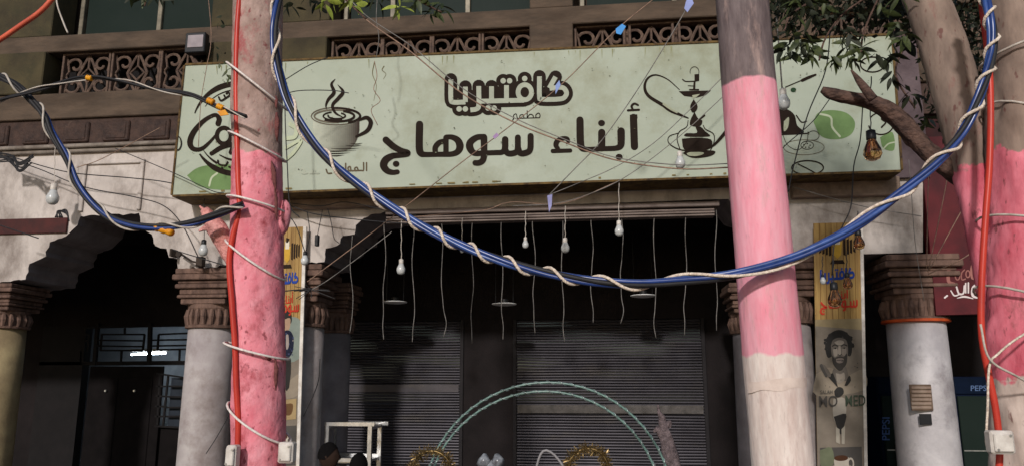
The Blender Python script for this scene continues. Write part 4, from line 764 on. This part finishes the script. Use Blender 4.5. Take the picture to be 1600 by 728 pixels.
def tape(px, py, px2, py2, Y, r_, label):
    a, b = P(px, py, Y), P(px2, py2, Y); n = 8; tag(obj('tape_wrap', MB().tube([a+(b-a)*i/n for i in range(n+1)], [r_*(1+.15*math.sin(i*2.1)) for i in range(n+1)], 10), yellow_m, smooth=True), label, 'tape')
tape(243, 355, 270, 364, -4.2, .020, 'yellow tape wrapped on the lowest bend of the left cable loop')
tape(136, 122, 144, 123, -4.25, .016, 'small yellow tape on the black cable near the left balustrade'); tape(325, 157, 334, 161, -4.25, .017, 'orange tape on black cable over the round badge'); tape(340, 166, 349, 170, -4.25, .016, 'yellow tape beside the trunk on the black cable')
tag(obj('tape_flag', MB().prism([pz(340, 175, -4.25), pz(352, 172, -4.25), pz(358, 180, -4.25), pz(345, 182, -4.25)], -4.255, -4.25), yellow_m), 'loose yellow tape end hanging under the black cable by the trunk', 'tape')
def wire(lst, r_, m, label, name='wire', cat='wire', k=6, group=None, jit=0):
    q = px_path(lst, k)
    o = obj(name, MB().tube(q, r_, 6), m, smooth=True); tag(o, label, cat, group); return o
def wY(pts, Y): return [(a, b, Y) for a, b in pts]
wire(wY([(-20, 76), (30, 42), (70, 12), (110, -40)], -5.0), .012, orangepipe, 'thick orange hose crossing the top left corner', 'hose', 'hose')
wire(wY([(88, -10), (90, 10), (100, 38), (106, 52)], -5.0), .004, whitewire, 'short frayed white cord hanging from the orange hose', 'cord', 'cord')
cl_ = [(378, -40, -4.13), (371, 40, -4.13), (369, 120, -4.13), (370, 200, -4.13), (372, 280, -4.14), (374, 330, -4.14), (364, 368, -4.14), (358, 410, -4.14), (362, 470, -4.14), (367, 540, -4.14), (369, 600, -4.14), (372, 660, -4.14), (370, 735, -4.14)]
wire(cl_, .0165, redpipe, 'red conduit running up the left side of the pink trunk', 'conduit', 'pipe', 8)
wire([(1528, -40, -4.2), (1538, 40, -4.2), (1546, 110, -4.2), (1548, 180, -4.2), (1546, 260, -4.2), (1540, 340, -4.2), (1534, 440, -4.2), (1534, 520, -4.2), (1544, 580, -4.2), (1556, 640, -4.2), (1562, 700, -4.2), (1560, 745, -4.2)], .0165, redpipe, 'red conduit running down beside the right trunk', 'conduit', 'pipe', 8)
# white ties round the trunks
def tie(pxa, pya, pxb, pyb, Yf, r_, label, m=ropem):
    a, b = P(pxa, pya, Yf), P(pxb, pyb, Yf); n = 12; c = (a+b)/2; ax = (b-a)/2; pts = []
    for i in range(n*2+1):
        t = math.pi*(i/n)-0.0; pts.append(c-ax*math.cos(t)*1.10+Vector((0, -math.sin(t)*Vector((ax.x, ax.y, 0)).length*1.16, 0)))
    tag(obj('cord_tie', MB().tube(pts, r_, 6), mat('white_cord', A(222, 212, 204), A(186, 172, 164), scale=50, rough=.5) if m is ropem else m, smooth=True), label, 'cord', 'pale cord ties round the trunks')
for i, (a, b, c_, e) in enumerate(((364, 106, 441, 166), (366, 212, 439, 248), (364, 311, 441, 330), (362, 378, 438, 434), (360, 536, 444, 560), (365, 630, 446, 690))):
    tie(a, b, c_, e, -4.0, .0065, ['pale cord tied round grey bark high on the left trunk', 'pale cord tied round the left trunk just at the top of the pink', 'pale cord round the pink left trunk level with the broken branch', 'steep pale cord round the pink left trunk below the branch', 'nearly level pale cord low round the left pink trunk', 'lowest pale cord tie above the white box on the left trunk'][i])
for i, (a, b, c_, e) in enumerate(((1544, 96, 1668, 66), (1546, 168, 1668, 226), (1538, 342, 1668, 376), (1534, 450, 1668, 500))):
    tie(a, b, c_, e, -4.0, .0065, ['topmost pale cord round the right trunk', 'pale wire sloping across the grey part of right trunk', 'silvery cord round the pink right trunk', 'lower cord on the pink right trunk below the silvery one'][i], whitewire)
wire([(1532, 506, -4.3), (1546, 560, -4.3), (1590, 588, -4.28), (1640, 615, -4.2)], .0055, whitewire, 'grey cord curving down across the right trunk', 'cord', 'cord'); wire([(1640, 500, -4.2), (1590, 528, -4.28), (1560, 552, -4.28), (1546, 572, -4.28), (1543, 640, -4.26), (1541, 690, -4.26), (1548, 706, -4.22)], .0055, ropem, 'tan cord hanging from the right trunk to the junction box', 'cord', 'cord')
# electric boxes
def ebox(px, py, Y, sx, sz, label):
    c = P(px, py, Y); root = empty('junction_box', c-Vector((0, 0, sz)), label, 'electric box', 'junction boxes on the trunks')
    obj('box_body', MB().box(c-Vector((sx, .03, sz)), c+Vector((sx, .03, sz)), .008), whitepl, root); obj('box_lid', MB().box(c-Vector((sx*.8, .042, sz*.8)), c+Vector((sx*.8, -.031, sz*.8)), .006), whitepl, root)
    for s_ in (-1, 1): obj('screw', MB().lathe([(.006, 0), (.006, .003)], c+Vector((sx*.55*s_, -.0425, sz*.6*s_)), 8, (0, -1, 0)), steel_m, root)
ebox(364, 712, -4.22, .027, .055, 'white junction box low on the left edge of pink trunk'); ebox(449, 706, -4.1, .04, .052, 'white junction box on the right side of the pink left trunk'); ebox(1562, 690, -4.3, .05, .05, 'grey junction box at the foot of red conduit on right trunk')
# thin wires over the facade
wlist = [
 ([(500, -60), (560, 20), (640, 80), (720, 145), (800, 190), (880, 222), (960, 250), (1060, 264), (1140, 262)], -2.5, .0075, tanwire, 'pair of tan twisted wires sweeping down across the sign from the top leaves'),
 ([(505, -60), (562, 16), (642, 72), (722, 138), (802, 184), (882, 218), (960, 246), (1060, 258), (1140, 256)], -2.49, .005, greywire, 'thin grey wire beside the tan twisted wires on the sign'),
 ([(1020, 0), (960, 50), (880, 130), (800, 195), (720, 255), (640, 318), (560, 380), (480, 440)], -2.0, .005, tanwire, 'thin tan wire rising from the left banner to the top centre'),
 ([(1078, 5), (1040, 70), (990, 150), (940, 220), (900, 262), (858, 305)], -2.0, .005, greywire, 'grey wire from the top down over the last word to the purple tag'),
 ([(1140, 110), (1080, 170), (1020, 225), (960, 262), (900, 288), (858, 305)], -.9, .004, greywire, 'thin wire running down left of the hookah print'),
 ([(1140, 142), (1060, 215), (985, 272), (930, 300), (870, 318), (800, 322)], -.9, .004, greywire, 'thin wire crossing under the hookah print'),
 ([(441, 148), (470, 142), (520, 142), (545, 146)], -1.2, .005, blackwire, 'short black wire above the coffee cup steam'),
 ([(441, 128), (480, 104), (512, 90)], -1.2, .005, blackwire, 'black wire slanting up to the balcony left of the cup'),
 ([(445, 150), (446, 200), (449, 260), (453, 320), (468, 340)], -1.0, .006, blackwire, 'black wire hanging down the right side of left trunk'),
 ([(0, 238), (40, 252), (110, 270), (200, 278), (260, 285), (320, 300)], -.3, .006, blackwire, 'upper black wire running over the left white wall'),
 ([(0, 244), (60, 264), (130, 292), (210, 308), (256, 322), (285, 352), (310, 402)], -.3, .006, blackwire, 'black wire bending down the left white wall'),
 ([(180, 232), (270, 270), (330, 298), (350, 302)], -.5, .005, blackwire, 'black wire crossing the lower left sign corner'),
 ([(440, 316), (500, 322), (540, 316), (600, 328), (650, 336)], -.2, .005, blackwire, 'black wire strung below the sign at the left corbel'),
 ([(455, 322), (490, 334), (530, 340), (590, 346), (640, 350)], -.2, .006, blackwire, 'thick black wire with clips over the white corbel'),
 ([(640, 340), (700, 334), (760, 328), (800, 316), (880, 318), (965, 284)], -.5, .004, tanwire, 'tan wire looping below the sign centre'),
 ([(438, 455), (470, 452), (488, 450)], -.6, .007, blackwire, 'black cable stub crossing the left banner'),
 ([(488, 452), (520, 432), (600, 372), (612, 362)], -.8, .004, greywire, 'frayed pale wire across the left soffit'),
 ([(1298, 40), (1290, 110), (1262, 180), (1240, 260), (1232, 300)], -1.6, .006, blackwire, 'black wire falling right of the pole over the flying cup print'),
 ([(1300, 150), (1270, 190), (1230, 225), (1205, 250)], -1.6, .005, blackwire, 'black wire from the broken branch tip down left'),
 ([(1348, 165), (1344, 220), (1334, 260), (1330, 320), (1318, 350), (1304, 380), (1300, 430)], -1.6, .0055, blackwire, 'long black wire hanging from the branch past the tear bulb'),
 ([(1238, 292), (1300, 310), (1360, 325), (1440, 338)], -.2, .004, greywire, 'thin wire crossing the right white wall'),
 ([(1420, 250), (1424, 300), (1430, 380), (1444, 470)], -.4, .003, greywire, 'thin wire hanging down the end of right white wall'),
 ([(1454, 222), (1450, 300), (1448, 420)], -1.0, .004, tanwire, 'leftmost pale cord in front of the red sign'),
 ([(1484, 260), (1470, 330), (1450, 425)], -1.0, .004, tanwire, 'middle pale cord slanting over the red sign'),
 ([(1502, 330), (1480, 370), (1452, 422)], -1.0, .004, tanwire, 'third pale cord over the red sign ending at the capital'),
 ([(1530, 386), (1500, 406), (1450, 428)], -1.6, .005, tanwire, 'pale cord tied from the limb to the right capital'),
 ([(1210, -10), (1216, 60), (1222, 138)], -2.4, .008, greywire, 'pair cord holding the pale bulb beside the pole'),
 ([(376, 610), (362, 640), (340, 680), (322, 708)], -.3, .004, blackwire, 'thin black wire slanting over the left white column'),
 ([(500, 560), (496, 600), (474, 650)], -.3, .005, blackwire, 'black wire bent across the column by the left banner'),
 ([(585, 96), (589, 120), (584, 140), (594, 158), (580, 172), (590, 196)], -.9, .004, tanwire, 'dry crooked vine hanging over the sign right of the cup'),
 ([(325, -10), (330, 60), (322, 110), (314, 160), (310, 230)], -.9, .004, tanwire, 'thin dry vine hanging by the floodlight'),
 ([(590, -10), (588, 30), (592, 60), (588, 90)], -1.0, .004, greywire, 'thin grey wire hanging from the top leaves'),
 ([(250, 200), (160, 248), (120, 262)], -.9, .004, tanwire, 'thin tan wire slanting under the left balcony'),
 ([(0, 352), (30, 362), (60, 372)], -.5, .007, blackwire, 'short black cable on the maroon board'),
 ([(270, 390), (330, 408), (370, 420)], -.4, .006, blackwire, 'black cable across the left capital'),
 ([(440, 322), (462, 352), (476, 392)], -.6, .005, blackwire, 'black wire holding the clear bulb over the left banner'),
 ([(480, 330), (484, 366), (478, 392)], -.55, .005, blackwire, 'second black wire to the clear bulb over the banner'),
 ([(504, 328), (500, 348), (496, 368)], -.55, .004, blackwire, 'black wire holding the small black plug'),
 ([(512, 326), (518, 350), (522, 372), (530, 380)], -.3, .004, blackwire, 'curled black wire on the white corbel'),
]
for pts, Y, r_, m, lb in wlist: wire(wY(pts, Y), r_*abs(8+Y)/8+.0004, m, lb)
b_ = MB()
for k in range(9):
    a = P(486, 452, -.6); random.seed(k); b_.tube([a+Vector((random.uniform(-.12, .25), random.uniform(-.05, .05), random.uniform(-.1, .1))), a, a+Vector((random.uniform(-.2, .1), 0, random.uniform(-.1, .06)))], .004, 5)
tag(obj('wire_knot', b_, blackwire), 'spiky knot of black wires beside the left banner', 'wire knot')
b_ = MB(); random.seed(5)
for k in range(10): b_.tube(cr([P(-10, 236+k*2, -.4), P(14+k, 248+random.uniform(-6, 6), -.4), P(30, 262+random.uniform(-8, 8), -.42), P(44+k, 252+random.uniform(-10, 6), -.4)], 5), .008, 6)
tag(obj('wire_knot', b_, blackwire, smooth=True), 'tangle of black cables on the wall at the left edge', 'wire knot')
b_ = MB(); random.seed(9)
for k in range(7): b_.tube(cr([P(86+k*2, 340, -.4), P(90+random.uniform(0, 6), 330, -.4), P(104, 332+random.uniform(-4, 4), -.42), P(108, 346, -.4)], 5), .007, 6)
tag(obj('wire_knot', b_, blackwire, smooth=True), 'small black coil on the maroon board corner', 'wire knot')
tag(obj('plug', MB().box(P(491, 384, -.55), P(500, 368, -.50), .006), black_pl), 'small black plug hanging beside the left banner', 'plug')
bk = MB(); bk.box(P(264, 400, -.15), P(278, 391, -.02), .004).tube([P(276, 392, -.12), P(300, 408, -.14), P(318, 412, -.14)], .012, 6).box(P(305, 416, -.18), P(322, 402, -.1), .004).lathe([(.012, 0), (.03, .02), (.03, .05)], P(282, 398, -.2), 10, (0, -1, 0))
tag(obj('wall_bracket', bk, mat('rusty_dark_iron', (.03, .022, .018), (.05, .035, .025))), 'rusty iron bracket under the left white wall by the branch', 'bracket')
# flags on wires
def flag(pts, Y, col, label): tag(obj('tape_flag', MB().prism([pz(a, b, Y) for a, b in pts], Y-.004, Y), mat('flag_'+str(len(MATS)), col, rough=.6)), label, 'rag')
flag([(962, 46), (972, 38), (978, 42), (970, 55), (963, 53)], -2.05, A(70, 150, 220), 'bright blue rag tied on the tan wire at top centre')
flag([(1072, 2), (1080, -4), (1084, 6), (1074, 20), (1069, 14)], -2.05, A(140, 150, 200), 'pale blue rag tied to the wire at the top')
flag([(868, 134), (874, 126), (876, 134), (868, 148)], -2.05, A(130, 150, 200), 'small pale blue rag over the first sign word')
flag([(855, 306), (863, 304), (862, 322), (858, 332)], -.95, A(140, 138, 180), 'lilac rag hanging below the sign centre')
flag([(770, 214), (776, 208), (780, 212), (773, 218)], -2.05, A(150, 120, 160), 'tiny purple rag on the wire over the second sign line')
# ================================================================== BULBS
def bulb(px, py0, py1, Y, kind, cord_top, label, wpx=None):
    c = P(px, py0, Y); e = P(px, py1, Y); H = (c-e).length; r_ = H*.27 if wpx is None else wpx/2*MPP(px, py1, Y)
    root = empty('hanging_bulb', e, label, 'light bulb', 'bulbs hanging on the front')
    so = MB().lathe([(H*.05, 0), (r_*.52, -.01), (r_*.55, -H*.3), (r_*.5, -H*.33)], c, 12)
    if kind == 'amber':
        prof = [(r_*.45, -H*.3), (r_*.6, -H*.42), (r_*.92, -H*.62), (r_, -H*.78), (r_*.75, -H*.93), (r_*.3, -H*.99), (.001, -H)]
        obj('bulb_glass', MB().lathe(prof, c, 20), amber, root, smooth=True)
        fl_ = MB()
        for k in range(4): a = k*1.57+.4; fl_.tube([c+Vector((math.cos(a)*r_*.2, math.sin(a)*r_*.2, -H*.4)), c+Vector((math.cos(a)*r_*.55, math.sin(a)*r_*.55, -H*.75)), c+Vector((0, 0, -H*.85))], .0018, 4)
        obj('filament', fl_, mat('brass_filament', (.6, .35, .12), metal=.8, rough=.3), root)
        obj('socket', so, whitepl if px > 1355 and py0 < 200 else black_pl, root, smooth=True)
    else:
        prof = [(r_*.5, -H*.3), (r_*.7, -H*.45), (r_*.98, -H*.6), (r_, -H*.75), (r_*.82, -H*.9), (r_*.45, -H*.98), (.001, -H)]
        obj('bulb_glass', MB().lathe(prof, c, 20), bulb_w, root, smooth=True); obj('socket', so, whitepl if kind != 'black' else black_pl, root, smooth=True)
    if cord_top is not None:
        t = P(px+(0 if py0 > 300 else 1), cord_top, Y); n = 8
        obj('cord', MB().tube([c+(t-c)*i/n+Vector((math.sin(i*1.9)*.004, 0, 0)) for i in range(n+1)], .004, 6), whitewire if kind == 'white' else blackwire, root)
bulb(627, 404, 429, -.1, 'white', 345, 'white bulb with yellowish neck hanging leftmost in the main opening')
bulb(722, 384, 395, -.1, 'white', 340, 'small white bulb just behind the blue cable in the opening')
bulb(821, 370, 388, -.1, 'white', 330, 'small white bulb second from the centre under the lilac rag')
bulb(883, 371, 395, -.2, 'white', 322, 'bright white bulb hanging in the middle of the opening')
bulb(967, 344, 369, -.4, 'white', 284, 'white bulb hanging highest at the right of the opening')
bulb(85, 287, 320, -.35, 'white', 225, 'white bulb hanging before the far left white wall')
bulb(319, 374, 400, -.3, 'black', 300, 'grey bulb hanging under the sign beside the broken branch')
bulb(477, 392, 414, -.6, 'black', None, 'clear bulb with black socket hanging before the left banner')
bulb(1223, 138, 172, -2.4, 'white', None, 'pale bulb hanging right beside the pole')
bulb(1360, 203, 252, -2.6, 'amber', 120, 'large amber filament bulb with white socket over the sign')
bulb(1340, 358, 390, -2.2, 'amber', 330, 'amber filament bulb in front of the right white wall')
bulb(1323, 425, 452, -1.4, 'amber', 392, 'amber bulb over the word at middle right of the right banner')
bulb(1302, 440, 480, -1.6, 'amber', 385, 'lowest amber bulb in front of the right banner')
bulb(1285, 428, 444, -1.0, 'black', 400, 'small faint bulb at the left side of right banner')
bulb(1062, 236, 264, -1.2, 'white', None, 'short white bulb against the base of the hookah print')
# light strings hanging in the opening
xs_ = [(549, 350, 520), (601, 345, 530), (645, 342, 534), (690, 340, 526), (738, 338, 536), (784, 336, 530), (834, 334, 520), (878, 332, 533), (925, 330, 504), (972, 328, 505), (1022, 326, 528), (1072, 325, 524), (1118, 322, 516)]
ords = ['leftmost', 'second from the left', 'third from the left', 'fourth from the left', 'fifth from the left', 'sixth from the left', 'middle', 'sixth from the right', 'fifth from the right', 'fourth from the right', 'third from the right', 'second from the right', 'rightmost']
random.seed(21)
for (x_, ya, yb), od in zip(xs_, ords):
    pts = []; n = 9; ph = random.uniform(0, 6)
    kk = random.uniform(-5, 5)
    for i in range(n+1): pts.append((x_+random.uniform(1, 2.4)*math.sin(ph+i*1.1)+kk*(i/n)**2+(random.uniform(-3, 3) if i >= n-1 else 0), ya+(yb-ya)*i/n, .02))
    wire(pts, .0042, greywire, od+' of the pale strings hanging in the dark opening', 'hanging_string', 'string', 4, 'strings hanging in the main opening')
# ceiling lamps
for px, py, lb in ((617, 472, 'round ceiling lamp, leftmost of the three inside the dark arcade'), (788, 475, 'round ceiling lamp in the middle of the dark arcade'), (1005, 462, 'round ceiling lamp on hooks right of centre under blue cable')):
    Y = 1.4; c = P(px, py, Y); root = empty('ceiling_lamp', c, lb, 'lamp', 'round lamps under the arcade ceiling')
    obj('lamp_disc', MB().lathe([(.02, -.022), (.09, -.016), (.14, -.008), (.155, -.002), (.155, .006), (.12, .012)], c, 28), mat('grey_lamp_diffuser', (.85, .84, .82), rough=.4), root)
    obj('lamp_collar', MB().lathe([(.05, .02), (.05, .06)], c, 14), black_pl, root)
    rd = MB()
    for s_ in (-1, 1): rd.tube([c+Vector((.11*s_, 0, .02)), c+Vector((.11*s_, 0, ceilz-c.z))], .004, 5)
    obj('lamp_rod', rd, black_pl, root)
# floodlight
FL = empty('floodlight', P(304, 84, -.2), 'small square floodlight with pale glass fixed above the left end of sign', 'floodlight')
obj('housing', box_px(MB(), 289, 320, 51, 82, -.22, -.12, .01), black_pl, FL); obj('lens', box_px(MB(), 293, 317, 55, 74, -.228, -.221, .002), mat('pale_lens', A(150, 140, 142), rough=.2), FL); obj('bracket', MB().box(P(300, 86, -.15), P(310, 78, .02), .004), black_pl, FL)

# ================================================================== STREET DECOR
HY = -2.4
HA = empty('garland_hoop', P(857, 728, HY), 'large double round hoop of pale green twisted cord before the shutters', 'hoop')
glit = mat('pale_green_tinsel_cord', (.16, .27, .23), (.07, .13, .11), scale=40, rough=.35, spec=.7); silv = mat('silver_spiral_cord', (.34, .40, .38), (.16, .2, .19), scale=40, rough=.3, metal=.5)
for (cx, cy, r_) in ((856, 792, 195), (850, 795, 184)):
    q = resample([P(cx+r_*math.cos(R(180+a)), cy+r_*math.sin(R(180+a)), HY) for a in range(-28, 209, 2)], .012); mp_ = obj('hoop_tube', MB().tube(q, .008, 8), glit, HA, smooth=True)
    obj('spiral_cord', MB().tube(helix(q, .010, .085), .0045, 5), silv, HA, smooth=True)
for s_, px in ((-1, 690), (1, 1022)):
    obj('hoop_leg', MB().tube([P(px, 725, HY), Vector((P(px, 725, HY).x, HY, .14))], .012, 8), steel_m, HA)
gold = mat('gold_tinsel', (.28, .19, .08), (.12, .08, .03), scale=30, rough=.35, metal=.7)
for px, py, r_, lb in ((674, 734, 30, 'gold tinsel wreath at the left foot of the hoop'), (919, 730, 30, 'gold tinsel wreath under the middle of the hoop')):
    wr = empty('tinsel_wreath', P(px, py+r_, HY-.3), lb, 'wreath', 'gold tinsel wreaths'); q = [P(px+r_*math.cos(R(a)), py+r_*math.sin(R(a)), HY-.3) for a in range(0, 361, 10)]
    obj('wreath_ring', MB().tube(q, .008, 8), gold, wr, smooth=True)
    t_ = MB(); random.seed(int(px))
    for i in range(900):
        a = random.uniform(0, 6.283); c = P(px+r_*math.cos(a), py+r_*math.sin(a), HY-.3); dv = Vector((random.gauss(0, 1), random.gauss(0, 1), random.gauss(0, 1))).normalized(); sd = dv.cross(Vector((random.random(), 1, 0))).normalized()*.0022; L_ = random.uniform(.02, .05)
        c = c+dv*.012; t_.add([c-sd, c+sd, c+dv*L_+sd, c+dv*L_-sd], [(0, 1, 2, 3)])
    obj('tinsel', t_, gold, wr, kind='stuff'); obj('wreath_stand', MB().tube([P(px, py+r_, HY-.3), Vector((P(px, py, HY-.3).x, HY-.3, .14))], .008, 6), black_pl, wr)
ts = MB(); ap = P(849, 704, HY-.1)
pts_ = [ap+Vector((-.12, 0, -.7)), ap+Vector((-.08, 0, -.28)), ap, ap+Vector((.16, 0, -.14)), ap+Vector((.32, .0, -.6))]
tag(obj('bent_tube_stand', MB().tube(cr(pts_, 6), .009, 6), mat('pale_grey_tube', (.3, .28, .28), rough=.5), smooth=True), 'pale bent wire peak standing between the two gold wreaths', 'stand')
pb = MB(); random.seed(3)
for cx, cy in ((757, 712), (770, 722), (778, 712)): pb.tube([P(cx+random.uniform(-4, 4), cy+12, HY), P(cx, cy+5, HY-.02), P(cx+random.uniform(-2, 2), cy-3, HY)], [.05, .04, .015], 8, jit=.4)
tag(obj('plastic_bag', pb, mat('translucent_plastic', (.3, .32, .34), (.1, .1, .11), rough=.2, scale=20), smooth=True), 'crumpled clear plastic bag left of centre by the hoop', 'bag')
# rugged grey stump post at the right
st = MB(); limb(st, [(1066, 800, 32), (1052, 728, 26), (1044, 690, 22), (1037, 668, 15), (1034, 652, 11), (1030, 644, 6), (1028, 632, 3)], -1.0, .35, 18); limb(st, [(1046, 700, 16), (1030, 672, 12), (1021, 674, 4)], -1.0, .3, 8); limb(st, [(1040, 665, 12), (1046, 660, 8), (1047, 668, 4)], -1.0, .3, 8)
a = P(1066, 800, -1.0); st.tube([a, Vector((a.x+.05, -1.0, .12))], [.09, .12], 14, jit=.3)
tag(obj('tree_stump', st, mat('grey_furry_bark', A(112, 98, 98), A(72, 62, 62), scale=30, rough=.95, bump=1, bscale=60), smooth=True), 'tall ragged grey stump with pointed tip before the right shutter', 'stump')
# steel frame cart
ct = empty('steel_cart', P(550, 728, .6), 'stainless steel kiosk frame standing before the left shutter', 'cart'); cy0, cy1 = .45, 1.0
def cpt(px, py, Y): return P(px, py, Y)
for (xa, ya), (xb, yb), Y in (((512, 664), (512, 900), .45), ((579, 660), (579, 900), .45), ((524, 668), (524, 900), 1.0), ((594, 664), (594, 900), 1.0)):
    a = P(xa, ya, Y); obj('post', MB().bar(a, (a.x, Y, .14), .045), steel_m, ct)
za = P(550, 662, .45).z
xA, xB, xC, xD = P(512, 664, .45).x, P(579, 660, .45).x, P(524, 668, 1.).x, P(594, 664, 1.).x
for a, b in (((xA-.03, .45, za), (xB+.05, .45, za)), ((xC-.03, 1.0, za-.02), (xD+.1, 1.0, za-.02)), ((xA, .45, za-.04), (xC, 1.0, za-.04)), ((xB, .45, za-.04), (xD, 1.0, za-.04)), ((xA, .45, .9), (xB, .45, .9)), ((xC, 1., .9), (xD, 1., .9))): obj('rail', MB().bar(a, b, .04), steel_m, ct)
obj('shelf', MB().box((xA, .47, .86), (xD, .98, .89), .004), steel_m, ct)
# ================================================================== PEOPLE
def person(px, pytop, Y, yaw, label, shirt, cap=False):
    top = P(px, pytop, Y); base = Vector((top.x, Y, .13)); H = top.z-.13          # seated height above the ground
    root = empty('person', base, label, 'person'); M = Matrix.Rotation(yaw, 3, 'Z'); seat = H-.86
    skin = mat('shaded_brown_skin', (.035, .02, .014), (.028, .016, .012), rough=.8, spec=.1)  # skin, like the clothes, darkened so sunlit figures read as unlit silhouettes
    V = {'pel': (0, 0, seat+.08, .13), 'ch': (.01, 0, seat+.36, .145), 'nk': (.03, 0, seat+.57, .055), 'hd0': (.045, 0, seat+.64, .06),
         'shl': (.01, .17, seat+.50, .07), 'ell': (.06, .24, seat+.24, .045), 'hal': (.30, .14, seat+.18, .035), 'shr': (.01, -.17, seat+.50, .07), 'elr': (.06, -.24, seat+.24, .045), 'har': (.30, -.14, seat+.18, .035),
         'hpl': (.05, .09, seat+.06, .09), 'knl': (.42, .12, seat+.10, .065), 'anl': (.42, .12, .08, .042), 'tol': (.58, .13, .035, .035), 'hpr': (.05, -.09, seat+.06, .09), 'knr': (.42, -.12, seat+.10, .065), 'anr': (.42, -.12, .08, .042), 'tor': (.58, -.13, .035, .035)}
    E = [('pel', 'ch'), ('ch', 'nk'), ('nk', 'hd0'), ('ch', 'shl'), ('shl', 'ell'), ('ell', 'hal'), ('ch', 'shr'), ('shr', 'elr'), ('elr', 'har'), ('pel', 'hpl'), ('hpl', 'knl'), ('knl', 'anl'), ('anl', 'tol'), ('pel', 'hpr'), ('hpr', 'knr'), ('knr', 'anr'), ('anr', 'tor')]
    for s_, h in ((1, 'hal'), (-1, 'har')):
        hx, hy, hz, _ = V[h]
        V[h+'p'] = (hx+.07, hy-.01*s_, hz, .026); E.append((h, h+'p'))
        for k in range(4):
            o_ = (k-1.5)*.018; V[f'{h}f{k}'] = (hx+.115, hy+o_, hz+.002, .009); V[f'{h}g{k}'] = (hx+.14+.006*(k in (1, 2)), hy+o_, hz-.02, .0075); V[f'{h}h{k}'] = (hx+.145, hy+o_, hz-.04, .007); E += [(h+'p', f'{h}f{k}'), (f'{h}f{k}', f'{h}g{k}'), (f'{h}g{k}', f'{h}h{k}')]
        V[h+'t'] = (hx+.06, hy-.04*s_, hz-.005, .01); V[h+'u'] = (hx+.09, hy-.05*s_, hz-.02, .009); E += [(h, h+'t'), (h+'t', h+'u')]
    ks = list(V); me = bpy.data.meshes.new('body'); me.from_pydata([M @ Vector(V[k][:3]) for k in ks], [(ks.index(a), ks.index(b)) for a, b in E], [])
    o = bpy.data.objects.new('body', me); S.collection.objects.link(o); mo = o.modifiers.new('s', 'SKIN'); me.skin_vertices.new() if not me.skin_vertices else None
    for i, k in enumerate(ks): me.skin_vertices[0].data[i].radius = (V[k][3],)*2; me.skin_vertices[0].data[i].use_root = (i == 0)
    sb = o.modifiers.new('u', 'SUBSURF'); sb.levels = sb.render_levels = 2
    dg = bpy.context.evaluated_depsgraph_get(); dg.update(); nm = bpy.data.meshes.new_from_object(o.evaluated_get(dg)); bpy.data.objects.remove(o)
    # head grown onto the neck in the same mesh
    hc = Vector((.055, 0, seat+.74)); bm = bmesh.new(); bm.from_mesh(nm); r0 = len(bm.verts)
    sph = bmesh.ops.create_uvsphere(bm, u_segments=24, v_segments=18, radius=1)
    for v in sph['verts']:
        c = v.co.copy(); x_, y_, z_ = c; w_ = 1-.22*max(0, -z_)**1.3
        n_ = .022*math.exp(-((z_+.12)/.16)**2-(y_/.16)**2)*max(0, x_); ch_ = .010*math.exp(-((z_+.75)/.2)**2-(y_/.3)**2)*max(0, x_); br_ = .006*math.exp(-((z_-.15)/.1)**2)*max(0, x_); ey = -.009*math.exp(-((z_-.02)/.1)**2-((abs(y_)-.35)/.16)**2)*max(0, x_); lp = .006*math.exp(-((z_+.45)/.07)**2-(y_/.25)**2)*max(0, x_)
        ear = .016*math.exp(-((z_+.05)/.2)**2-((x_+.05)/.14)**2)*abs(y_)
        p_ = Vector((.095*x_+n_*1.3+ch_+br_+ey+lp, (.074*y_*w_)+math.copysign(ear, y_), .118*z_)); v.co = M @ (hc+p_)
    bm.to_mesh(nm); bm.free(); nm.materials.clear(); nm.materials.append(skin); nm.materials.append(shirt); nm.materials.append(mat('dark_trousers', (.012, .012, .015)))
    for f in nm.polygons:
        z_ = f.center.z; lx = (M.inverted() @ f.center).x; f.material_index = 0 if z_ > seat+.575 or (lx > .29 and z_ > seat+.12 and z_ < seat+.30 and (M.inverted() @ f.center).x > .3 and abs((M.inverted() @ f.center).y) < .22 and z_ > seat+.14) else (2 if z_ < seat+.14 else 1)
    nm.shade_smooth(); nm.name = 'body'; bo = bpy.data.objects.new('body', nm); S.collection.objects.link(bo); bo.parent = root; ORG[bo.name] = base
    hm = MB(); vs = []; n1, n2 = 24, 10
    for j in range(n2+1):
        for i in range(n1):
            th = 2*math.pi*i/n1; fr_c = max(0, math.cos(th)); lim = 1.75-.85*fr_c; ph = lim*j/n2
            p_ = Vector((.103*math.sin(ph)*math.cos(th)-.004, .083*math.sin(ph)*math.sin(th), .128*math.cos(ph))); p_ *= 1+.03*noise.noise(p_*40); vs.append(base+M @ (hc+p_))
    hm.add(vs, [(j*n1+i, j*n1+(i+1) % n1, (j+1)*n1+(i+1) % n1, (j+1)*n1+i) for j in range(n2) for i in range(n1)]); obj('hair', hm, mat('black_hair', (.006, .005, .005), rough=.9, spec=.08), root, smooth=True)
    # stool under the person
    sb_ = empty('stool', base+Vector((0, 0, 0)), 'low plastic stool under the seated person '+('in profile' if yaw == 0 else 'seen from behind'), 'stool'); m_ = mat('dark_plastic_stool', (.02, .02, .03))
    obj('seat', MB().lathe([(.17, seat-.06), (.18, seat-.04), (.17, seat-.03)], base, 20), m_, sb_)
    for k in range(4): a = k*1.57+.78; obj('leg', MB().tube([base+Vector((.11*math.cos(a), .11*math.sin(a), seat-.05)), base+Vector((.17*math.cos(a), .17*math.sin(a), 0))], .014, 6), m_, sb_)
person(506, 691, -.9, 0, 'person in dark navy shirt seated in profile beside the left column', mat('navy_shirt', (.012, .015, .035), (.008, .01, .025)))
person(557, 709, -.9, R(80), 'person with short black hair seated facing the shutter under the steel frame', mat('black_shirt', (.012, .011, .012)))
